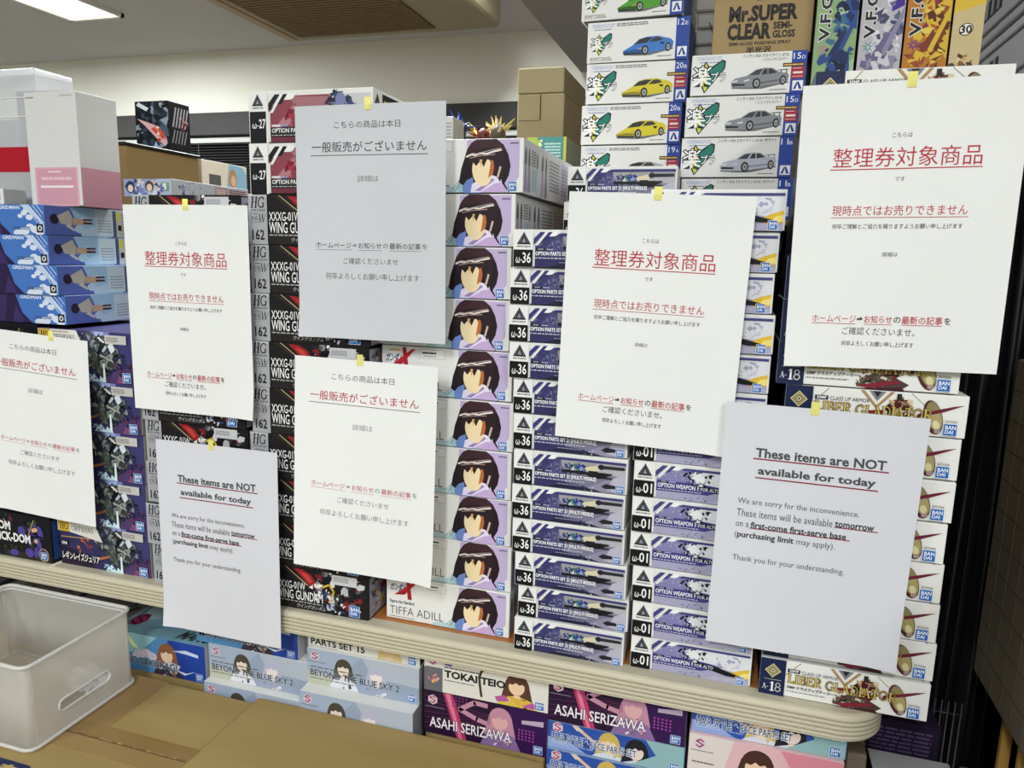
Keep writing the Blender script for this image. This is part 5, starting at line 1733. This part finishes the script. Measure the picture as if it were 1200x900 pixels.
# end panels with slot
for sx in (-1, 1):
    L = hy - R0
    sl, sr = .036, .0085
    cz = .040
    hole = [(y, cz + z) for y, z in arc(sl, 0, sr, sr, -90, 90, 8) + arc(-sl, 0, sr, sr, 90, 270, 8)]
    loops = [hole, [(-L, .002), (L, .002), (L, hz_), (-L, hz_)]]
    es = []
    for lp in loops:
        vv = [q.bm.verts.new((sx * hx, y, z)) for y, z in lp]
        es += [q.bm.edges.new((vv[i], vv[(i + 1) % len(vv)])) for i in range(len(vv))]
    r_ = bmesh.ops.triangle_fill(q.bm, edges=es, use_beauty=True, use_dissolve=False)
    for f in r_['geom']:
        if isinstance(f, bmesh.types.BMFace):
            f.material_index = km
shell = q.build('bin_shell', bn)
md = shell.modifiers.new('thick', 'SOLIDIFY')
md.thickness = th
md.offset = -1
MB().tube(rring(hx + .001, hy + .001, R0 + .001, hz_, 6), .0028, FROSTR, 8, True).build('rim', bn)
MB().tube(rring(hx - .003, hy - .003, R0, hz_ - .004, 6), .0014, FROSTR, 8, True).build('inner_lip', bn)
MB().tube(rring(hx + .002, hy + .002, R0 + .002, .0026, 6), .0026, FROSTR, 8, True).build('foot', bn)
for sx in (-1, 1):
    MB().tube([(sx * (hx + .0006), y, .040 + z) for y, z in arc(.036, 0, .0085, .0085, -90, 90, 8) + arc(-.036, 0, .0085, .0085, 90, 270, 8)], .0019, FROSTR, 8, True).build('handle', bn)
# crumpled clear bag inside
bg = MB()
bmesh.ops.create_icosphere(bg.bm, subdivisions=3, radius=1.0)
kb = bg.slot(plastic('clear_bag_film', (240, 240, 240), .35, .12))
rr = random.Random(8)
for v in bg.bm.verts:
    nn = noise.noise(v.co * 2.3) * .5 + noise.noise(v.co * 5) * .3
    v.co = Vector((v.co.x * .034 * (1 + nn), v.co.y * .024 * (1 + nn), max(-.010, v.co.z * .016 * (1 + nn))))
for f in bg.bm.faces:
    f.material_index = kb
o = bg.build('plastic_bag', None, (-.925, -.055, BZ0 + .0145))
tag(o, 'crumpled clear plastic bag lying inside the frosted bin', 'plastic bag')

# ------------------------------------------------------------------ right hand side: cartons, black curtain, grey drawers
for k, (z0, z1, y0, y1, lab) in enumerate(((.0, .45, -.45, .375, 'dim brown carton at the foot of the right-hand pile'),
                                           (.4505, .62, -.46, .36, 'dim brown carton in the middle of the right-hand pile'),
                                           (.6205, 1.12, -.45, .375, 'dim brown carton topmost of the right-hand pile'))):
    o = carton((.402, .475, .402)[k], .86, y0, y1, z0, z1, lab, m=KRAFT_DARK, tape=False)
    xl = -(.86 - (.402, .475, .402)[k]) / 2
    ln = MB()
    for j in range(1, 11):
        zz = (z1 - z0) * j / 11
        ln.box(xl - .0006, xl + .0008, -(y1 - y0) / 2 + .004, (y1 - y0) / 2 - .004, zz, zz + .0010, mat((84, 76, 62), .9))
    for j in range(1, 20):
        yy = -(y1 - y0) / 2 + (y1 - y0) * j / 20
        ln.box(xl - .0006, xl + .0008, yy, yy + .0012, .004, (z1 - z0) - .004, mat((96, 88, 74), .9))
    ln.build('printed_grid', o)
    if k == 2:
        ls = Art(50, 40, 97)
        ls.part('paper_label').rect(1, 1, 49, 39, '9c978c').bars(6, 6, 44, 34, 4, '3c3a36', words=4)
        for nm, me in ls.meshes((xl, .355 - .0375, .375), (0, -1, 0), (0, 0, 1), (-1, 0, 0), base=.0010):
            link(nm, me, o)
fo = MB()
YW = nmat('yellow_wood', (176, 132, 62), (188, 144, 72), 6, .5, .3)
for a in ((.19, .265, .4505, .462), (.19, .265, .606, .6175), (.19, .2, .462, .606), (.255, .265, .462, .606)):
    fo.box(.412, .426, a[0], a[1], a[2], a[3], YW, .001)
o = fo.build('wooden_frame')
tag(o, 'small yellow wooden frame standing under the overhang of the right-hand pile', 'frame')
dv = MB().box(.406, .470, .03, .17, .4505, .60, mat('b4b4b2', .4), .008, 3)
o = dv.build('white_appliance')
tag(o, 'small pale appliance with dark hatch low at the right edge', 'appliance')
MB().box(.4045, .408, .06, .13, .50, .57, mat('1c1c1e', .4), .001).build('hatch', o)

cu = MB()
kc = cu.slot(BLACKBAG)
NX, NZ = 90, 14
gr = []
for j in range(NZ):
    z = .002 + 1.42 * j / (NZ - 1)
    row = []
    for i in range(NX):
        x = .274 + .39 * i / (NX - 1)
        row.append(cu.bm.verts.new((x + .006 * math.sin(z * 3 + i * .2), .44 + .016 * math.sin(i * .75 + .5 * math.sin(z * 2.5)) + .006 * math.sin(i * 1.9 + z * 2), z)))
    gr.append(row)
for j in range(NZ - 1):
    for i in range(NX - 1):
        f = cu.bm.faces.new((gr[j][i], gr[j][i + 1], gr[j + 1][i + 1], gr[j + 1][i]))
        f.material_index = kc
        f.smooth = True
o = cu.build('black_curtain')
md = o.modifiers.new('thick', 'SOLIDIFY')
md.thickness = .0012
tag(o, 'black pleated plastic curtain hanging between the gold title stack and right-hand cartons', 'curtain')

sh = bpy.data.objects.new('storage_shelf', None)
COL.objects.link(sh)
sh.location = (.68, .95, 0)
tag(sh, 'dark steel shelf carrying grey containers at the upper right', 'shelf')
for z in (.5, 1.0, 1.44):
    MB().box(-.24, .24, -.45, .45, z - .02, z, STEEL, .002).build('shelf_board', sh)
for x in (-.225, .225):
    for y in (-.435, .435):
        MB().box(x - .014, x + .014, y - .014, y + .014, 0, 1.44, STEEL, .002).build('post', sh)
for k, (z0, z1, xo) in enumerate(((1.4405, 1.585, .008), (1.5855, 1.70, .0), (1.7005, 1.83, -.006))):
    d = bpy.data.objects.new('storage_container', None)
    COL.objects.link(d)
    d.location = (.68, .95, z0)
    tag(d, 'grey plastic storage container, %s of the three on the dark shelf' % ('lowest', 'middle one', 'topmost')[k], 'storage container', 'grey storage containers')
    hh = z1 - z0
    MB().box(-.23 + xo, .23, -.42, .42, 0, hh - .001, GREYPL, .006, 2).build('case', d)
    r = MB()
    for zz in (.18, .82):
        r.box(-.237 + xo, -.229 + xo, -.40, .40, hh * zz - .006, hh * zz + .006, GREYPL, .002)
    r.build('side_rib', d)
    MB().box(-.2315 + xo, -.2300 + xo, -.10, .16, hh * .35, hh * .62, mat('1a1a1c', .4)).build('grip_recess', d)
    r = MB()
    for j in range(7):
        r.box(-.2335 + xo, -.2312 + xo, -.09 + .036 * j, -.082 + .036 * j, hh * .36, hh * .61, GREYPL)
    r.build('grip_bar', d)
tk = Art(90, 170, 98)
tk.part('side_artwork')
tk.rect(0, 0, 90, 170, '2f5560').rect(0, 95, 90, 170, '4a4478').bars(6, 105, 84, 160, 8, '8a86b0', words=4).rect(0, 88, 90, 96, '8a4a58').shards(45, 40, 40, 35, ['24444c', '3c6a74', '4a7c84', '1c343c'], 30)
kit('harbour', 90, 170, 90, ['2f5560', BK, '2f5560', '2f5560', '3c5a62', BK], tk)
o = place('harbour', .475, .405, 1.43, 0, 'teal and violet box at the right edge beside the gold title stack', None, cat='box', name='display_box')
o.location = (.52, .455, 1.1205)
o.location.z = 1.4405
o.location.y = .48

# small clutter low on the right: wire rack, yellow frame, white device
wr = MB()
for k in range(5):
    wr.tube([(.335 + .009 * k, .30, .02), (.335 + .009 * k, .30, .60)], .0013, mat('3c3c40', .4, .4, .3), 8)
for z in (.05, .35, .58):
    wr.tube([(.332, .30, z), (.375, .30, z)], .0013, mat('3c3c40', .4, .4, .3), 8)
wr.box(.328, .380, .27, .33, 0, .022, mat('2a2a2c', .5), .003)
o = wr.build('wire_rack')
tag(o, 'thin grey wire rack low between the table and right-hand cartons', 'rack')

# ------------------------------------------------------------------ paper notices
RED, INKC = 'b8303c', '46464a'


TAPEY = plastic('yellow_tape_film', (250, 246, 150), .9, .5, .3)


def notice(name, fit, kindp, label, paper, red=True, tape_u=.5, seed=1):
    x, z, y, roll, tilt = fit
    w, h = 210.0, 297.0
    rr = random.Random(seed)
    ph, am = rr.uniform(0, 6), rr.uniform(.6, 1.2)

    def warp(u, v):
        a, b = u / w, v / h
        return .0010 * am * math.sin(3.1 * a + ph) * (1 - b * .7) + .0016 * (1 - b) ** 2 * math.sin(2.2 * a + ph * 1.7) + \
            .004 * max(0, (.14 - (a if seed % 2 else 1 - a) - b)) / .14 * 1.2
    # sheet
    me = MB()
    kp = me.slot(paper)
    NX, NY = 14, 20
    g = [[me.bm.verts.new(((i / NX - .5) * w / 1e3, -warp(i / NX * w, j / NY * h), (j / NY - 1) * h / 1e3)) for i in range(NX + 1)] for j in range(NY + 1)]
    for j in range(NY):
        for i in range(NX):
            f = me.bm.faces.new((g[j][i], g[j][i + 1], g[j + 1][i + 1], g[j + 1][i]))
            f.material_index = kp
            f.smooth = True
    o = me.build(name)
    o.matrix_world = Matrix.Translation((x, y, z)) @ Matrix(((math.cos(roll), 0, -math.sin(roll), 0), (math.sin(roll) * math.sin(tilt), math.cos(tilt), math.cos(roll) * math.sin(tilt), 0),
                                                             (math.sin(roll) * math.cos(tilt), -math.sin(tilt), math.cos(roll) * math.cos(tilt), 0), (0, 0, 0, 1)))
    tag(o, label, 'notice')
    a = Art(w, h, seed)
    a.part('body_lettering' if kindp != 'E' else 'headline')
    R = RED if red else INKC
    L = lambda t, x0, x1, yc, hh, c, **k: a.ftext(t, x0, 1 - yc - hh / 2, x1, 1 - yc + hh / 2, c, **k)
    U = lambda x0, x1, yc, c, t=.8: a.rect(x0 * w, (1 - yc) * h - t / 2, x1 * w, (1 - yc) * h + t / 2, c)
    if kindp == 'A':
        L('こちらの商品は本日', .27, .71, .082, .030, INKC, off=-.005)
        a.part('headline')
        L('一般販売がございません', .115, .88, .172, .044, R, off=.002)
        a.part('body_lettering')
        L('詳細は', .425, .565, .305, .027, '6a6a6c', off=-.008)
        L('ホームページ', .13, .375, .588, .024, R, off=.0)
        L('⇒', .385, .415, .588, .016, '5a5a5c')
        L('お知らせ', .425, .58, .588, .025, R)
        L('の', .59, .625, .588, .020, '5a5a5c', off=-.005)
        L('最新の記事', .635, .84, .588, .026, R)
        L('を', .85, .885, .588, .023, '5a5a5c', off=-.005)
        L('ご確認くださいませ', .32, .69, .655, .027, '5a5a5c', off=-.006)
        L('何卒よろしくお願い申し上げます', .195, .83, .722, .029, '5a5a5c', off=-.006)
        a.part('underline')
        U(.105, .89, .207, '5a4a4e' if red else INKC)
        for x0, x1 in ((.13, .38), (.42, .585), (.63, .845)):
            U(x0, x1, .608, 'c87a7c' if red else '7a7a7c', .5)
    elif kindp == 'B':
        L('こちらは', .425, .515, .178, .016, INKC, off=.0)
        a.part('headline')
        L('整理券対象商品', .165, .825, .250, .066, R, off=-.002)
        a.part('body_lettering')
        L('です', .455, .50, .325, .015, INKC)
        L('現時点ではお売りできません', .18, .79, .432, .036, R, off=.0)
        L('何卒ご理解とご協力を賜りますようお願い申し上げます', .185, .775, .487, .018, INKC, off=.004)
        L('詳細は', .43, .50, .585, .016, INKC)
        L('ホームページ', .125, .335, .818, .026, R)
        L('⇒', .34, .37, .818, .018, '2a2a2c', off=.02)
        L('お知らせ', .375, .505, .818, .027, R, off=.008)
        L('の', .512, .545, .818, .022, '3a3a3c', off=.01)
        L('最新の記事', .55, .735, .818, .029, R, off=.008)
        L('を', .742, .772, .818, .024, '3a3a3c', off=.01)
        L('ご確認くださいませ。', .275, .615, .862, .028, '3a3a3c', off=-.002)
        L('何卒よろしくお願い申し上げます', .275, .615, .908, .019, '3a3a3c', off=.004)
        a.part('underline')
        U(.155, .83, .290, R, 1.0)
        U(.175, .795, .456, R, .6)
        for x0, x1 in ((.125, .335), (.375, .505), (.55, .735)):
            U(x0, x1, .836, R, .6)
    else:
        D = '4c4d50'
        L('These items are NOT', .175, .825, .190, .038, D, off=.028)
        L('available for today', .195, .785, .265, .040, D, off=.028)
        a.part('body_lettering')
        lx = .105
        L('We are sorry for the inconvenience.', lx, .725, .392, .030, '55565a')
        L('These items will be available', lx, .60, .437, .030, '55565a')
        L('tomorrow', .612, .805, .437, .024, '3a3a3e', off=.025)
        L('on a', lx, .175, .486, .018, '55565a')
        L('first-come first-serve base', .185, .675, .483, .026, '3a3a3e', off=.025)
        L('(', lx, .115, .53, .032, '55565a')
        L('purchasing limit', .118, .415, .530, .032, '3a3a3e', off=.025)
        L('may apply).', .43, .625, .530, .032, '55565a')
        L('Thank you for your understanding.', lx, .685, .628, .030, '55565a')
        a.part('underline')
        for x0, x1, yy, t in ((.165, .84, .215, 1.5), (.185, .80, .290, 1.5), (.61, .825, .450, 1.2), (.18, .695, .497, 1.2)):
            U(x0, x1, yy, '8a2038', t)
    for nm, mm in a.meshes((-.105, 0, -.297), (1, 0, 0), (0, 0, 1), (0, -1, 0), base=.0003, step=.000002, warp=lambda u, v: warp(u, v)):
        link(nm, mm, o)
    t = MB()
    tw = .0045
    tx = (tape_u - .5) * .21
    tm = TAPEY
    yy = -warp(tape_u * w, h) - .0007
    t.box(tx - tw, tx + tw, yy - .0002, yy, -.007, .008, tm)
    t.build('tape', o)
    return o


FIT = {
    'L1': (-1.0291, 1.1140, -0.0140, -0.0529, -0.0131),
    'L2': (-0.7458, 1.3084, -0.0056, -0.0016, 0.0019),
    'C1': (-0.4595, 1.4329, -0.0050, 0.0023, -0.0026),
    'C2': (-0.4647, 1.1086, -0.0110, -0.0114, 0.0322),
    'E1': (-0.7095, 0.9679, -0.0084, 0.0010, 0.0119),
    'R1': (-0.0926, 1.3235, -0.0051, -0.0284, -0.0225),
    'E2': (0.1020, 1.0911, -0.0091, -0.0115, -0.0066),
    'R2': (0.1545, 1.4354, -0.0065, 0.0188, -0.0287)}
notice('paper_notice', FIT['L1'], 'A', 'white notice with red headline taped to the violet boxes at far left', PAPER, True, .67, 1)
notice('paper_notice', FIT['L2'], 'B', 'white notice with big red headline taped between the violet boxes and left 162 stack', PAPER, True, .52, 2)
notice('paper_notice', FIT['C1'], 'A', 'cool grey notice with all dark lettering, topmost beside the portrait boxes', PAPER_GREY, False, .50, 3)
notice('paper_notice', FIT['C2'], 'A', 'white notice with red headline left of the portrait boxes, under the grey notice', PAPER, True, .47, 4)
notice('paper_notice', FIT['E1'], 'E', 'cool white english notice hanging over the table edge at left', PAPER_COOL, True, .47, 5)
notice('paper_notice', FIT['R1'], 'B', 'white notice with big red headline over the slim box stacks', PAPER, True, .49, 6)
notice('paper_notice', FIT['E2'], 'E', 'cool white english notice taped on the gold title stack at right', PAPER_COOL, True, .45, 8)
notice('paper_notice', FIT['R2'], 'B', 'white notice with big red headline, highest at right on the gold title stack', PAPER, True, .49, 7)

bpy.data.objects.remove(_TO)
